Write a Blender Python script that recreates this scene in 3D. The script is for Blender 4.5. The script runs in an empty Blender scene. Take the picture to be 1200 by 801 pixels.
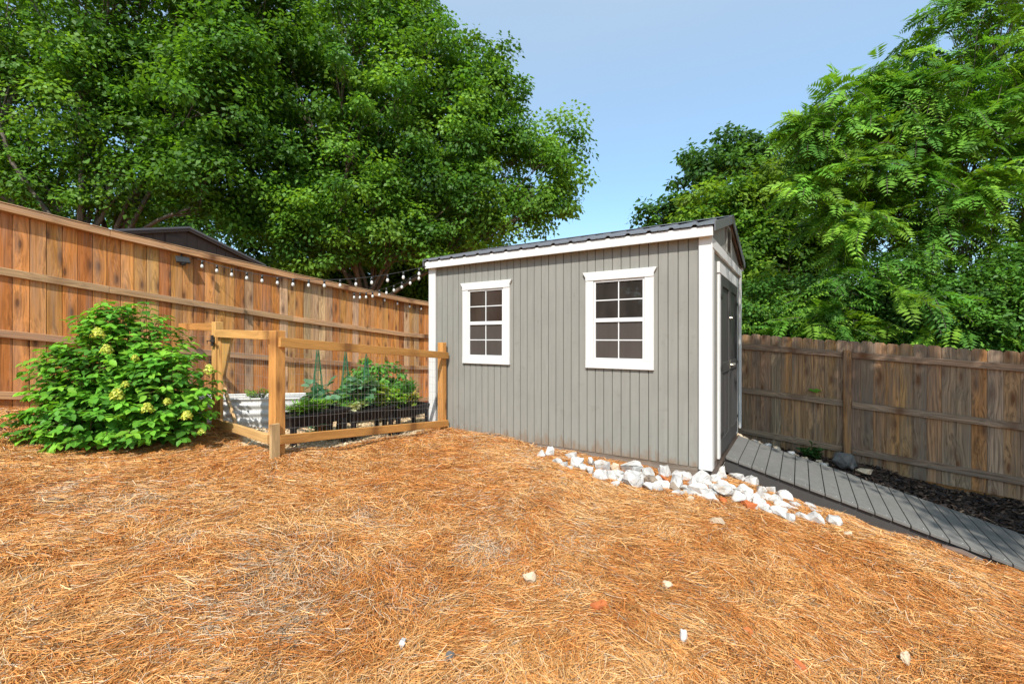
import bpy, bmesh, math, random
import numpy as np
from math import radians, sin, cos, pi
from mathutils import Vector, noise as mnoise

SC = bpy.context.scene
COL = SC.collection
random.seed(7)

# ------------------------------------------------------------------ camera, light, exposure
CZ = 1.32
F = 522.0
cam_d = bpy.data.cameras.new('camera')
cam = bpy.data.objects.new('camera', cam_d); COL.objects.link(cam)
cam.location = (0, 0, CZ); cam.rotation_euler = (radians(90), 0, 0)
cam_d.sensor_width = 36.0; cam_d.lens = F/1200*36.0
cam_d.shift_y = -3.5/1200
cam_d.clip_start = 0.05; cam_d.clip_end = 3000
SC.camera = cam

SUN_EL = radians(48)
SUN_H = np.array([-0.16, -0.987]); SUN_H = SUN_H/np.linalg.norm(SUN_H)      # towards the sun, on the ground plane
sun_dir = Vector((SUN_H[0]*cos(SUN_EL), SUN_H[1]*cos(SUN_EL), sin(SUN_EL)))
sd = bpy.data.lights.new('sun', 'SUN'); sd.energy = 4.0; sd.angle = radians(0.6); sd.color = (1.0, 0.955, 0.88)
so = bpy.data.objects.new('sun', sd); COL.objects.link(so)
so.location = (-4, -14, 30)
so.rotation_euler = sun_dir.to_track_quat('Z', 'Y').to_euler()

W = bpy.data.worlds.new('World'); SC.world = W; W.use_nodes = True
wn = W.node_tree
sky = wn.nodes.new('ShaderNodeTexSky'); sky.sky_type = 'NISHITA'; sky.sun_disc = False
sky.sun_elevation = SUN_EL
sky.sun_rotation = math.atan2(SUN_H[0], SUN_H[1])
sky.air_density = 1.25; sky.dust_density = 1.7; sky.ozone_density = 2.6; sky.altitude = 100
bg = wn.nodes['Background']; bg.inputs['Strength'].default_value = 0.15
tint = wn.nodes.new('ShaderNodeMix'); tint.data_type = 'RGBA'; tint.blend_type = 'MULTIPLY'      # a clear summer sky: slightly more cyan
tint.inputs[0].default_value = 1.0; tint.inputs[7].default_value = (.80, 1.03, 1.10, 1)
wn.links.new(sky.outputs['Color'], tint.inputs[6]); 
def wnode(t, **k):
    n = wn.nodes.new(t)
    for a, b in k.items(): setattr(n, a, b)
    return n
wtc = wnode('ShaderNodeTexCoord'); wsep = wnode('ShaderNodeSeparateXYZ'); wn.links.new(wtc.outputs['Generated'], wsep.inputs[0])
hz = wnode('ShaderNodeValToRGB'); wn.links.new(wsep.outputs['Z'], hz.inputs[0])
for el, (pp, cc) in zip((hz.color_ramp.elements[0], hz.color_ramp.elements[1], hz.color_ramp.elements.new(.33)), ((0.0,.45),(.58,.0),(.27,.17))):
    el.position = pp; el.color = (cc,cc,cc,1)
wmap = wnode('ShaderNodeMapping'); wmap.inputs['Scale'].default_value = (1.2,1.2,4.0); wn.links.new(wtc.outputs['Generated'], wmap.inputs[0])
wno = wnode('ShaderNodeTexNoise'); wno.inputs['Scale'].default_value = 1.6; wno.inputs['Detail'].default_value = 7; wno.inputs['Roughness'].default_value = .6
wn.links.new(wmap.outputs[0], wno.inputs['Vector'])
wr = wnode('ShaderNodeValToRGB'); wn.links.new(wno.outputs['Fac'], wr.inputs[0])
wr.color_ramp.elements[0].position = .46; wr.color_ramp.elements[0].color = (0,0,0,1); wr.color_ramp.elements[1].position = .75; wr.color_ramp.elements[1].color = (.05,.05,.05,1)
wad = wnode('ShaderNodeMath', operation='ADD', use_clamp=True); wn.links.new(hz.outputs[0], wad.inputs[0]); wn.links.new(wr.outputs[0], wad.inputs[1])
wmx = wnode('ShaderNodeMix', data_type='RGBA'); wn.links.new(wad.outputs[0], wmx.inputs[0]); wn.links.new(tint.outputs[2], wmx.inputs[6]); wmx.inputs[7].default_value = (2.75,3.35,3.85,1)
wn.links.new(wmx.outputs[2], bg.inputs['Color'])

SC.view_settings.view_transform = 'Standard'; SC.view_settings.look = 'None'
SC.view_settings.exposure = 0.66; SC.view_settings.gamma = 1.0
SC.view_settings.use_curve_mapping = False
SC.render.engine = 'CYCLES'
SC.cycles.use_denoising = True
try:
    SC.cycles.denoiser = 'OPENIMAGEDENOISE'; SC.cycles.denoising_input_passes = 'RGB_ALBEDO_NORMAL'
    SC.cycles.denoising_prefilter = 'ACCURATE'
except Exception:
    pass
SC.cycles.max_bounces = 9; SC.cycles.diffuse_bounces = 5; SC.cycles.glossy_bounces = 2
SC.cycles.transmission_bounces = 6; SC.cycles.transparent_max_bounces = 4
SC.cycles.use_adaptive_sampling = True; SC.cycles.adaptive_threshold = 0.01

# ------------------------------------------------------------------ small helpers
def V(*a): return np.array(a, dtype=float)
def unit(v):
    v = np.asarray(v, float); return v/np.linalg.norm(v)
def at(px, py, Y):
    """the point seen at pixel (px, py) of the 1200 px photograph, Y metres ahead (used to measure real positions)"""
    return V((px-600)/F*Y, Y, CZ+(397-py)/F*Y)

# ground heights (metres), measured at places where the ground meets something
GA = np.array([
 (-4.1,4.6,.19),(-2.234,4.24,.19),(-3.55,5.37,.24),(-1.0,6.35,.03),(-1.7,5.3,.08),
 (2.0,4.45,-.10),(1.2,4.95,-.06),(.4,5.5,-.02),(-.4,6.0,.03),(-1.1,6.5,.03),
 (0,0,.0),(0,2,.0),(0,4,.04),(1.2,3.2,-.06),(2.2,1.8,-.22),(3.5,2.5,-.45),(5.2,3.1,-.90),(6.5,2.5,-.95),
 (-2,1.7,.14),(-4.5,3,.30),(-2.2,3.2,.16),(-1,4,.10),(-7,3,.6),(-6,1,.45),(-3.2,2.4,.2),
 (2.9,4.4,-.34),(3.33,4.70,-.53),(3.80,4.42,-.63),(4.36,4.05,-.74),(5.0,3.7,-.98),(5.6,3.4,-1.12),(5.3,4.4,-1.02),(3.0,3.5,-.30),(4.0,3.3,-.60),
 (2.88,5.0,-.42),(2.5,5.15,-.26),(3.3,6.2,-.18),(4.3,5.9,-.42),(5.3,5.35,-.70),(5.6,4.6,-.98),(6.2,5.4,-.665),(3.72,7.3,-.42),(4.85,6.44,-.47),
 (-5.98,5.2,.48),(-4.25,7.4,.11),(-1.89,10.4,-.30),(-3.4,6.2,.06),(-2.6,6.8,.03),(0,9,-.3),(-5.2,6.2,.28),
 (-10,10,.4),(0,20,-.5),(10,12,-1.0),(9,4,-1.2),(-12,3,.8),(0,-5,.0),(12,-3,-1.2),(-10,-5,.6),(20,20,-1.4),(-20,20,.3)], float)
def gz(x, y):
    x = np.asarray(x, float); y = np.asarray(y, float)
    d2 = (x[..., None]-GA[:,0])**2+(y[..., None]-GA[:,1])**2
    w = 1/(d2+.12)**1.7
    return (w*GA[:,2]).sum(-1)/w.sum(-1)
def gz1(x, y): return float(gz(np.array([x]), np.array([y]))[0])
def on_ground(px, py, lift=0.0):
    """where the line of sight through a pixel meets the ground"""
    d = V((px-600)/F, 1, (397-py)/F)
    ys = np.linspace(1.0, 14, 1400)
    z = CZ+d[2]*ys-gz(d[0]*ys, ys)-lift
    i = int(np.argmax(z < 0))
    return V(d[0]*ys[i], ys[i], gz1(d[0]*ys[i], ys[i]))

def tag(o, label=None, cat=None, group=None, kind=None):
    if label: o['label'] = label
    if cat: o['category'] = cat
    if group: o['group'] = group
    if kind: o['kind'] = kind
    return o
def thing(name, label, cat, loc=(0,0,0), group=None):
    o = bpy.data.objects.new(name, None); COL.objects.link(o)
    o.empty_display_size = .2
    o.location = tuple(float(a) for a in loc)
    return tag(o, label, cat, group)

def mesh_obj(name, verts, faces, mat, parent=None, col=None, lc=None, smooth=False, uniform=None):
    """faces: list of lists, or with uniform=k an (n,k) array"""
    me = bpy.data.meshes.new(name)
    verts = np.asarray(verts, dtype=np.float32)
    if parent is not None:
        verts = verts-np.array(parent_world(parent), dtype=np.float32)
    if uniform:
        faces = np.asarray(faces, dtype=np.int32)
        me.vertices.add(len(verts)); me.vertices.foreach_set('co', verts.ravel())
        nl = faces.size
        me.loops.add(nl); me.loops.foreach_set('vertex_index', faces.ravel())
        me.polygons.add(len(faces))
        me.polygons.foreach_set('loop_start', np.arange(0, nl, uniform, dtype=np.int32))
        try: me.polygons.foreach_set('loop_total', np.full(len(faces), uniform, dtype=np.int32))
        except Exception: pass
        me.update(calc_edges=True)
    else:
        me.from_pydata([tuple(map(float, v)) for v in verts], [], [tuple(int(i) for i in f) for f in faces])
        me.update()
    if col is not None:
        c = np.asarray(col, dtype=np.float32)
        if c.shape[1] == 3: c = np.concatenate([c, np.ones((len(c),1), np.float32)], 1)
        a = me.attributes.new('Col', 'FLOAT_COLOR', 'POINT'); a.data.foreach_set('color', c.ravel())
    if lc is not None:
        a = me.attributes.new('lc', 'FLOAT_VECTOR', 'POINT'); a.data.foreach_set('vector', np.asarray(lc, np.float32).ravel())
    if smooth:
        me.polygons.foreach_set('use_smooth', np.ones(len(me.polygons), dtype=bool))
    if mat is not None: me.materials.append(mat)
    o = bpy.data.objects.new(name, me); COL.objects.link(o)
    if parent is not None: o.parent = parent
    return o
def parent_world(p):
    v = V(0,0,0)
    while p is not None:
        v = v+np.array(p.location); p = p.parent
    return v

class MB:
    """collects solids into one mesh; every vertex keeps a colour and a local grain coordinate (z along the grain)"""
    def __init__(s): s.v = []; s.f = []; s.c = []; s.l = []
    def solid(s, pts, faces, col=(1,1,1), lc=None, off=None):
        b = len(s.v)
        if off is None: off = V(random.uniform(0,50), random.uniform(0,50), random.uniform(0,50))
        for i, p in enumerate(pts):
            s.v.append(np.asarray(p, float)); s.c.append(col)
            s.l.append((np.asarray(lc[i], float) if lc is not None else np.asarray(p, float))+off)
        for f in faces: s.f.append([b+i for i in f])
    def prism(s, poly, thick, col=(1,1,1), grain=None):
        """polygon (3D points) pushed along the vector thick; grain = direction of the grain"""
        n = len(poly); poly = [np.asarray(p, float) for p in poly]; thick = np.asarray(thick, float)
        pts = poly+[p+thick for p in poly]
        nrm = V(0,0,0)
        for i in range(n): nrm = nrm+np.cross(poly[i]-poly[0], poly[(i+1)%n]-poly[0])
        fl = nrm@thick > 0
        a = list(range(n)); t = list(range(n, 2*n))
        if fl: faces = [a[::-1], t]+[[i, (i+1)%n, n+(i+1)%n, n+i] for i in range(n)]
        else: faces = [a, t[::-1]]+[[i, n+i, n+(i+1)%n, (i+1)%n] for i in range(n)]
        g = unit(grain if grain is not None else (0,0,1)); tn = unit(thick); ac = np.cross(g, tn)
        if np.linalg.norm(ac) < .2: ac = (poly[1]-poly[0])-((poly[1]-poly[0])@g)*g
        ac = unit(ac); tn = np.cross(ac, g); p0_ = poly[0]
        s.solid(pts, faces, col, [V((p-p0_)@ac, (p-p0_)@tn, (p-p0_)@g) for p in pts])
    def bar(s, p0, p1, n, th, h, col=(1,1,1), up=(0,0,1)):
        """straight member from p0 to p1; th along n, h along up"""
        p0 = np.asarray(p0, float); p1 = np.asarray(p1, float); n = unit(n)*th/2; u = unit(up)*h/2
        poly = [p0-n-u, p0+n-u, p0+n+u, p0-n+u]
        s.prism(poly, p1-p0, col, grain=p1-p0)
    def box(s, c, ax, ay, az, d, col=(1,1,1), grain=2):
        c = np.asarray(c, float); A = [unit(ax)*d[0], unit(ay)*d[1], unit(az)*d[2]]
        poly = [c-A[0]/2-A[1]/2-A[2]/2, c+A[0]/2-A[1]/2-A[2]/2, c+A[0]/2+A[1]/2-A[2]/2, c-A[0]/2+A[1]/2-A[2]/2]
        s.prism(poly, A[2], col, grain=(ax, ay, (az if True else az))[grain] if grain != 2 else az)
    def build(s, name, mat, parent=None, bevel=0, smooth=False):
        o = mesh_obj(name, s.v, s.f, mat, parent, s.c, s.l, smooth)
        if bevel:
            m = o.modifiers.new('bevel', 'BEVEL'); m.width = bevel; m.segments = 1; m.limit_method = 'ANGLE'; m.angle_limit = radians(40)
        return o

def tube_data(pts, rad, k=6):
    pts = np.asarray(pts, float); n = len(pts); rad = np.broadcast_to(np.asarray(rad, float), (n,))
    t = np.gradient(pts, axis=0); t /= (np.linalg.norm(t, axis=1)[:,None]+1e-9)
    ref = V(0,0,1) if abs(t[:,2]).mean() < .8 else V(1,0,0)
    a = np.cross(t, ref); a /= (np.linalg.norm(a, axis=1)[:,None]+1e-9); b = np.cross(t, a)
    th = np.arange(k)*2*pi/k
    v = (pts[:,None,:]+rad[:,None,None]*(np.cos(th)[None,:,None]*a[:,None,:]+np.sin(th)[None,:,None]*b[:,None,:])).reshape(-1,3)
    f = []
    for i in range(n-1):
        for j in range(k):
            f.append([i*k+j, i*k+(j+1)%k, (i+1)*k+(j+1)%k, (i+1)*k+j])
    return v, f
def add_tube(mb, pts, rad, k=6, col=(1,1,1), caps=True):
    v, f = tube_data(pts, rad, k)
    if caps: f = f+[list(range(k))[::-1], list(range(len(v)-k, len(v)))]
    L = np.concatenate([[0], np.cumsum(np.linalg.norm(np.diff(np.asarray(pts,float),axis=0),axis=1))])
    th = np.arange(k)*2*pi/k; r = np.broadcast_to(np.asarray(rad,float), (len(L),))
    lc = [V(r[i]*cos(th[j]), r[i]*sin(th[j]), L[i]) for i in range(len(L)) for j in range(k)]
    mb.solid(v, f, col, lc)

# ------------------------------------------------------------------ materials
def mat(name):
    m = bpy.data.materials.new(name); m.use_nodes = True
    nt = m.node_tree
    return m, nt, nt.nodes['Principled BSDF']
def N(nt, t, **kw):
    n = nt.nodes.new(t)
    for k, v in kw.items():
        if k.startswith('i_'): n.inputs[k[2:]].default_value = v
        else: setattr(n, k, v)
    return n
def attr(nt, name): return N(nt, 'ShaderNodeAttribute', attribute_name=name)
def mapping(nt, src, scale):
    m = N(nt, 'ShaderNodeMapping'); m.inputs['Scale'].default_value = scale
    nt.links.new(src, m.inputs['Vector']); return m.outputs['Vector']
def noise(nt, vec, scale, detail=4, rough=.55):
    n = N(nt, 'ShaderNodeTexNoise'); n.inputs['Scale'].default_value = scale
    n.inputs['Detail'].default_value = detail; n.inputs['Roughness'].default_value = rough
    if vec is not None: nt.links.new(vec, n.inputs['Vector'])
    return n.outputs['Fac']
def ramp(nt, src, stops):
    r = N(nt, 'ShaderNodeValToRGB'); nt.links.new(src, r.inputs['Fac'])
    e = r.color_ramp.elements
    while len(e) < len(stops): e.new(.5)
    for i, (p, c) in enumerate(stops):
        e[i].position = p
        e[i].color = (c, c, c, 1) if not hasattr(c, '__len__') else (*c, 1)
    return r.outputs['Color']
def mix(nt, a, b, fac, mode='MIX'):
    m = N(nt, 'ShaderNodeMix', data_type='RGBA', blend_type=mode)
    for s, v in (('A', a), ('B', b)):
        sock = [i for i in m.inputs if i.name == s and i.type == 'RGBA'][0]
        if hasattr(v, 'is_linked'): nt.links.new(v, sock)
        else: sock.default_value = (*v, 1)
    f = [i for i in m.inputs if i.name == 'Factor' and i.type == 'VALUE'][0]
    if hasattr(fac, 'is_linked'): nt.links.new(fac, f)
    else: f.default_value = fac
    return [o for o in m.outputs if o.type == 'RGBA'][0]
def bump(nt, b, h, strength=.3, dist=.01):
    n = N(nt, 'ShaderNodeBump'); n.inputs['Strength'].default_value = strength; n.inputs['Distance'].default_value = dist
    nt.links.new(h, n.inputs['Height']); nt.links.new(n.outputs['Normal'], b.inputs['Normal'])

def wood_mat(name, grain_dark=.55, knots=.8, weather=0.0, wcol=(.3,.28,.26), rough=.75, knotcol=(.12,.045,.015)):
    """sawn wood: base colour per board (Col) x streaky grain x knots x grey weathering"""
    m, nt, b = mat(name)
    lc = attr(nt, 'lc').outputs['Vector']; col = attr(nt, 'Col').outputs['Color']
    sx_ = N(nt, 'ShaderNodeSeparateXYZ'); nt.links.new(lc, sx_.inputs[0]); cb = N(nt, 'ShaderNodeCombineXYZ')
    for ax_, k_ in (('X',5.2),('Z',1.55)):
        mm = N(nt, 'ShaderNodeMath', operation='MULTIPLY'); nt.links.new(sx_.outputs[ax_], mm.inputs[0]); mm.inputs[1].default_value = k_; nt.links.new(mm.outputs[0], cb.inputs['X' if ax_ == 'X' else 'Y'])
    vo = N(nt, 'ShaderNodeTexVoronoi', voronoi_dimensions='2D'); vo.inputs['Scale'].default_value = 1.0; nt.links.new(cb.outputs[0], vo.inputs['Vector'])
    warp = N(nt, 'ShaderNodeTexNoise'); warp.inputs['Scale'].default_value = 1.0
    nt.links.new(mapping(nt, lc, (6,6,1.3)), warp.inputs['Vector'])
    wv = N(nt, 'ShaderNodeVectorMath', operation='MULTIPLY_ADD')
    nt.links.new(warp.outputs['Color'], wv.inputs[0]); wv.inputs[1].default_value = (.05,.05,.0)
    kr = ramp(nt, vo.outputs['Distance'], [(.0,1.),(.5,0.)])
    kv = N(nt, 'ShaderNodeVectorMath', operation='MULTIPLY_ADD'); nt.links.new(kr, kv.inputs[0]); kv.inputs[1].default_value = (.05,.05,0); nt.links.new(lc, kv.inputs[2]); nt.links.new(kv.outputs[0], wv.inputs[2])
    g1 = noise(nt, mapping(nt, wv.outputs['Vector'], (55,55,1.6)), 1.0, 5, .6)
    g2 = noise(nt, mapping(nt, lc, (9,9,.9)), 1.0, 3, .5)
    c = mix(nt, col, (grain_dark,)*3, ramp(nt, g1, [(.40, 0.0), (.66, .95)]), 'MULTIPLY')
    c = mix(nt, c, (.62,.55,.5), ramp(nt, g2, [(.45, 0.0), (.75, .7)]), 'MULTIPLY')
    if knots:
        k = ramp(nt, vo.outputs['Distance'], [(.055, knots), (.10, knots*.55), (.24, 0.0)])
        c = mix(nt, c, knotcol, k)
    if weather:
        w = noise(nt, mapping(nt, lc, (14,14,1.1)), 1.0, 4, .6)
        c = mix(nt, c, wcol, ramp(nt, w, [(.42, 0.0), (.68, weather)]))
    nt.links.new(c, b.inputs['Base Color'])
    b.inputs['Roughness'].default_value = rough; b.inputs['Specular IOR Level'].default_value = .25
    bump(nt, b, g1, .35, .004)
    return m
M = {}
cols_sat = (1, .94, .74)
M['fence_new'] = wood_mat('cedar_fence_wood', .50, .95, .30, (.30,.24,.20))
M['fence_old'] = wood_mat('weathered_fence_wood', .30, .9, .8, (.17,.135,.105))
M['lumber'] = wood_mat('yellow_treated_lumber', .75, .7, .0)
M['skid'] = wood_mat('weathered_skid_wood', .5, .3, .5)
M['planter'] = None

def paint_mat(name, c, rough=.6, var=.12, bstr=.15, dirt=None, splash=None):
    m, nt, b = mat(name)
    co = N(nt, 'ShaderNodeTexCoord').outputs['Object']
    n1 = noise(nt, mapping(nt, co, (22,22,2.2)), 1.0, 4); n2 = noise(nt, co, 2.3, 4)
    col = mix(nt, c, tuple(x*(1-2*var) for x in c), ramp(nt, n1, [(.4,0.),(.75,.6)]))
    col = mix(nt, col, tuple(x*(1-1.5*var) for x in c), ramp(nt, n2, [(.45,0.),(.7,.6)]))
    if dirt:
        n3 = noise(nt, co, 7.0, 6, .65)
        col = mix(nt, col, dirt, ramp(nt, n3, [(.6,0.),(.74,.5)]))
    if splash:      # soil splashed up the lowest boards
        geo = N(nt, 'ShaderNodeNewGeometry'); sp = N(nt, 'ShaderNodeSeparateXYZ'); nt.links.new(geo.outputs['Position'], sp.inputs[0])
        n4 = noise(nt, mapping(nt, co, (14,14,5)), 1.0, 5, .65)
        ma = N(nt, 'ShaderNodeMath', operation='MULTIPLY_ADD'); nt.links.new(n4, ma.inputs[0]); ma.inputs[1].default_value = .55; ma.inputs[2].default_value = -.16
        sb = N(nt, 'ShaderNodeMath', operation='SUBTRACT'); nt.links.new(ma.outputs[0], sb.inputs[0]); nt.links.new(sp.outputs['Z'], sb.inputs[1])
        col = mix(nt, col, splash, ramp(nt, sb.outputs[0], [(.0,0.),(.14,.75)]))
    nt.links.new(col, b.inputs['Base Color']); b.inputs['Roughness'].default_value = rough
    b.inputs['Specular IOR Level'].default_value = .35
    bump(nt, b, n1, bstr, .003)
    return m
M['grey_paint'] = paint_mat('grey_shed_paint', (.242,.236,.210), .65, .10, .3, (.17,.155,.13), (.20,.13,.08))
M['groove'] = paint_mat('shed_groove_paint', (.085,.08,.07), .7)
M['white_paint'] = paint_mat('white_trim_paint', (.63,.62,.60), .5, .04, .12, (.6,.56,.5))
M['vinyl'] = paint_mat('white_vinyl', (.66,.66,.66), .35, .01, .02)
M['door_paint'] = paint_mat('charcoal_door_paint', (.055,.052,.05), .55, .1, .2)
M['roof'] = paint_mat('charcoal_roof_metal', (.135,.135,.145), .38, .08, .05)
M['brown_paint'] = paint_mat('brown_siding_paint', (.062,.046,.040), .7, .1, .2)
M['ramp_paint'] = paint_mat('dark_grey_deck_paint', (.150,.145,.135), .7, .18, .4, (.24,.225,.20))
M['black_plastic'] = paint_mat('black_plastic', (.012,.012,.014), .4, .05, .05)
M['dark_metal'] = paint_mat('dark_metal', (.03,.03,.03), .4, .05, .03)
M['green_wire'] = paint_mat('green_coated_wire', (.02,.13,.06), .5, .05, .02)
M['soil'] = paint_mat('potting_soil', (.035,.022,.014), .95, .3, .6)
M['terracotta'] = paint_mat('terracotta_clay', (.34,.10,.05), .8, .15, .2)
def simple(name, c, rough=.5, metal=0, spec=.5):
    m, nt, b = mat(name); b.inputs['Base Color'].default_value = (*c,1); b.inputs['Roughness'].default_value = rough
    b.inputs['Metallic'].default_value = metal; b.inputs['Specular IOR Level'].default_value = spec; return m
M['steel'] = simple('galvanised_wire', (.38,.37,.35), .45, .6)
M['latch'] = simple('latch_metal', (.38,.35,.30), .35, .9)
M['screw'] = simple('screw_metal', (.75,.74,.72), .4, .3)
M['bulb'] = simple('frosted_bulb_glass', (.62,.61,.58), .12)
M['stem'] = paint_mat('plant_stem', (.10,.09,.03), .8, .2, .1)
def glass_pane():
    m, nt, b = mat('dark_window_glass')
    co = N(nt, 'ShaderNodeTexCoord').outputs['Object']
    n = noise(nt, mapping(nt, co, (3,3,1.2)), 1.0, 3)
    nt.links.new(ramp(nt, n, [(.3, (.014,.012,.011)), (.7, (.045,.037,.033))]), b.inputs['Base Color'])
    b.inputs['Roughness'].default_value = .03; b.inputs['Specular IOR Level'].default_value = .6
    return m
M['glass'] = glass_pane()
M['screen'] = paint_mat('insect_screen_behind_glass', (.070,.060,.055), .22, .12, .02)
def corrugated_white():
    return paint_mat('white_corrugated_metal', (.60,.60,.585), .4, .04, .05)
M['corrugated'] = corrugated_white()
def bark_mat(name, c, c2):
    m, nt, b = mat(name)
    lc = attr(nt, 'lc').outputs['Vector']
    n = noise(nt, mapping(nt, lc, (18,18,3)), 1.0, 6, .65)
    nt.links.new(ramp(nt, n, [(.35, c2), (.7, c)]), b.inputs['Base Color']); b.inputs['Roughness'].default_value = .9
    bump(nt, b, n, .8, .04); return m
M['bark'] = bark_mat('brown_bark', (.16,.115,.08), (.05,.035,.025))
M['bark_grey'] = bark_mat('grey_bark', (.20,.17,.14), (.07,.055,.045))
def leaf_mat(name, trans=.45, rough=.45, spec=.35):
    m, nt, b = mat(name)
    col = attr(nt, 'Col').outputs['Color']
    nt.links.new(col, b.inputs['Base Color']); b.inputs['Roughness'].default_value = rough
    b.inputs['Specular IOR Level'].default_value = spec
    t = N(nt, 'ShaderNodeBsdfTranslucent')
    tc = mix(nt, col, (1.25,1.15,.45), 1.0, 'MULTIPLY'); nt.links.new(tc, t.inputs['Color'])
    ms = N(nt, 'ShaderNodeMixShader'); ms.inputs['Fac'].default_value = trans
    nt.links.new(b.outputs[0], ms.inputs[1]); nt.links.new(t.outputs[0], ms.inputs[2])
    nt.links.new(ms.outputs[0], nt.nodes['Material Output'].inputs['Surface'])
    return m
M['leaf'] = leaf_mat('tree_leaf', .5, .5, .3)
M['leaf_gloss'] = leaf_mat('glossy_leaf', .38, .48, .22)
def stone_mat(name, c, c2, dirt, da=.5):
    m, nt, b = mat(name)
    oi = N(nt, 'ShaderNodeObjectInfo'); co = N(nt, 'ShaderNodeTexCoord').outputs['Object']
    ad = N(nt, 'ShaderNodeVectorMath', operation='ADD'); nt.links.new(co, ad.inputs[0]); nt.links.new(oi.outputs['Location'], ad.inputs[1])
    n1 = noise(nt, ad.outputs['Vector'], 9, 5); n2 = noise(nt, ad.outputs['Vector'], 5, 6, .65); n3 = noise(nt, ad.outputs['Vector'], 60, 3)
    col = mix(nt, c, c2, ramp(nt, n1, [(.4,0.),(.65,1.)]))
    col = mix(nt, col, dirt, ramp(nt, n2, [(.56,0.),(.7,da)]))
    nt.links.new(col, b.inputs['Base Color']); b.inputs['Roughness'].default_value = .85
    bump(nt, b, n3, .4, .008); return m
M['white_rock'] = stone_mat('white_quartz', (.54,.52,.49), (.34,.33,.32), (.27,.19,.12), .85)
M['brown_rock'] = stone_mat('brown_rock', (.26,.20,.15), (.16,.13,.10), (.4,.35,.3), .4)
M['tan_rock'] = stone_mat('tan_stone', (.55,.43,.30), (.42,.32,.22), (.3,.2,.12), .4)
M['grey_rock'] = stone_mat('grey_stone', (.11,.105,.10), (.055,.053,.05), (.3,.28,.26), .3)
M['red_rock'] = stone_mat('orange_clay_brick', (.46,.13,.032), (.36,.09,.025), (.3,.1,.04), .4)

def ground_mat():
    m, nt, b = mat('straw_covered_soil')
    co = N(nt, 'ShaderNodeTexCoord').outputs['Object']
    n1 = noise(nt, co, 1.1, 5, .6); n2 = noise(nt, co, 14, 6, .7); n3 = noise(nt, co, 60, 4, .6)
    c = mix(nt, (.36,.155,.045), (.46,.21,.07), ramp(nt, n2, [(.35,0.),(.65,1.)]))
    c = mix(nt, c, (.38,.29,.21), ramp(nt, n1, [(.55,0.),(.72,.7)]))
    c = mix(nt, c, (.16,.075,.03), ramp(nt, n3, [(.5,0.),(.68,.7)]))
    c = mix(nt, c, (.40,.31,.23), attr(nt, 'bare').outputs['Fac'])
    nt.links.new(c, b.inputs['Base Color']); b.inputs['Roughness'].default_value = .95
    b.inputs['Specular IOR Level'].default_value = .1
    bump(nt, b, n2, .9, .03); return m
M['ground'] = ground_mat()
def grit_mat(name, a, c2, c3, s=40):
    m, nt, b = mat(name)
    co = N(nt, 'ShaderNodeTexCoord').outputs['Object']
    vo = N(nt, 'ShaderNodeTexVoronoi'); vo.inputs['Scale'].default_value = s; nt.links.new(co, vo.inputs['Vector'])
    n1 = noise(nt, co, 3, 5, .6)
    sep = N(nt, 'ShaderNodeSeparateColor'); nt.links.new(vo.outputs['Color'], sep.inputs[0])
    c = mix(nt, a, c2, sep.outputs[0]); c = mix(nt, c, c3, ramp(nt, n1, [(.48,0.),(.7,.6)]))
    nt.links.new(c, b.inputs['Base Color']); b.inputs['Roughness'].default_value = .95
    bump(nt, b, vo.outputs['Distance'], .6, .01); return m
M['gravel'] = grit_mat('pale_pea_gravel', (.64,.48,.29), (.52,.38,.22), (.58,.42,.24), 45)
M['mulch'] = grit_mat('dark_mulch_soil', (.05,.032,.022), (.028,.018,.013), (.07,.045,.03), 30)
def col_mat(name, rough=.8, spec=.2):
    m, nt, b = mat(name); nt.links.new(attr(nt, 'Col').outputs['Color'], b.inputs['Base Color'])
    b.inputs['Roughness'].default_value = rough; b.inputs['Specular IOR Level'].default_value = spec; return m
M['needle'] = col_mat('dry_pine_needle', .55, .3)
M['chip'] = col_mat('mulch_chip', .8, .2)
M['petal'] = leaf_mat('flower_petal', .3, .6, .2)

def jig(c, s=.12):
    k = 1+random.uniform(-s, s); return tuple(max(0, x*k*(1+random.uniform(-s*.3, s*.3))) for x in c)

# ------------------------------------------------------------------ terrain
S0 = V(2.006, 4.52); SU = V(-.84,.542); SW = V(.542,.84)            # shed: near corner, along the long wall, along the door wall
SU = SU/np.linalg.norm(SU); SW = V(SU[1], -SU[0])
SL, SWD = 3.80, 2.64
def sh(t, q, z): return V(S0[0]+SU[0]*t+SW[0]*q, S0[1]+SU[1]*t+SW[1]*q, z)
U3 = V(SU[0],SU[1],0); W3 = V(SW[0],SW[1],0); Z3 = V(0,0,1)
def shed_tq(x, y):
    dx, dy = x-S0[0], y-S0[1]
    return dx*SU[0]+dy*SU[1], dx*SW[0]+dy*SW[1]

def axis(a, b, fine, lo, hi, far):
    core = list(np.arange(a, b+1e-6, fine)); out = []
    s = fine; x = a
    left = []
    while x > lo:
        s *= 1.35; x -= s; left.append(x)
    s = fine; x = b; right = []
    while x < hi:
        s *= 1.35; x += s; right.append(x)
    return np.array(left[::-1]+core+right)
gx = axis(-7, 7.5, .1, -900, 900, 0); gy = axis(-.5, 9, .1, -300, 1200, 0)
def bumps(x, y):
    return .022*np.sin(2.3*x+1.1*np.sin(1.7*y))*np.sin(2.9*y+.7*np.sin(1.3*x)+1)+.012*np.sin(6.1*x+2*np.sin(2.2*y))*np.sin(5.3*y+1.2)
def gtop(x, y): return gz(x, y)+bumps(x, y)*.8
GX, GY = np.meshgrid(gx, gy)
def smooth_far(z, x, y):
    r = np.maximum(np.abs(x), np.abs(y)); w = np.clip((r-14)/25, 0, 1); return z*(1-w)-.6*w
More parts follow.
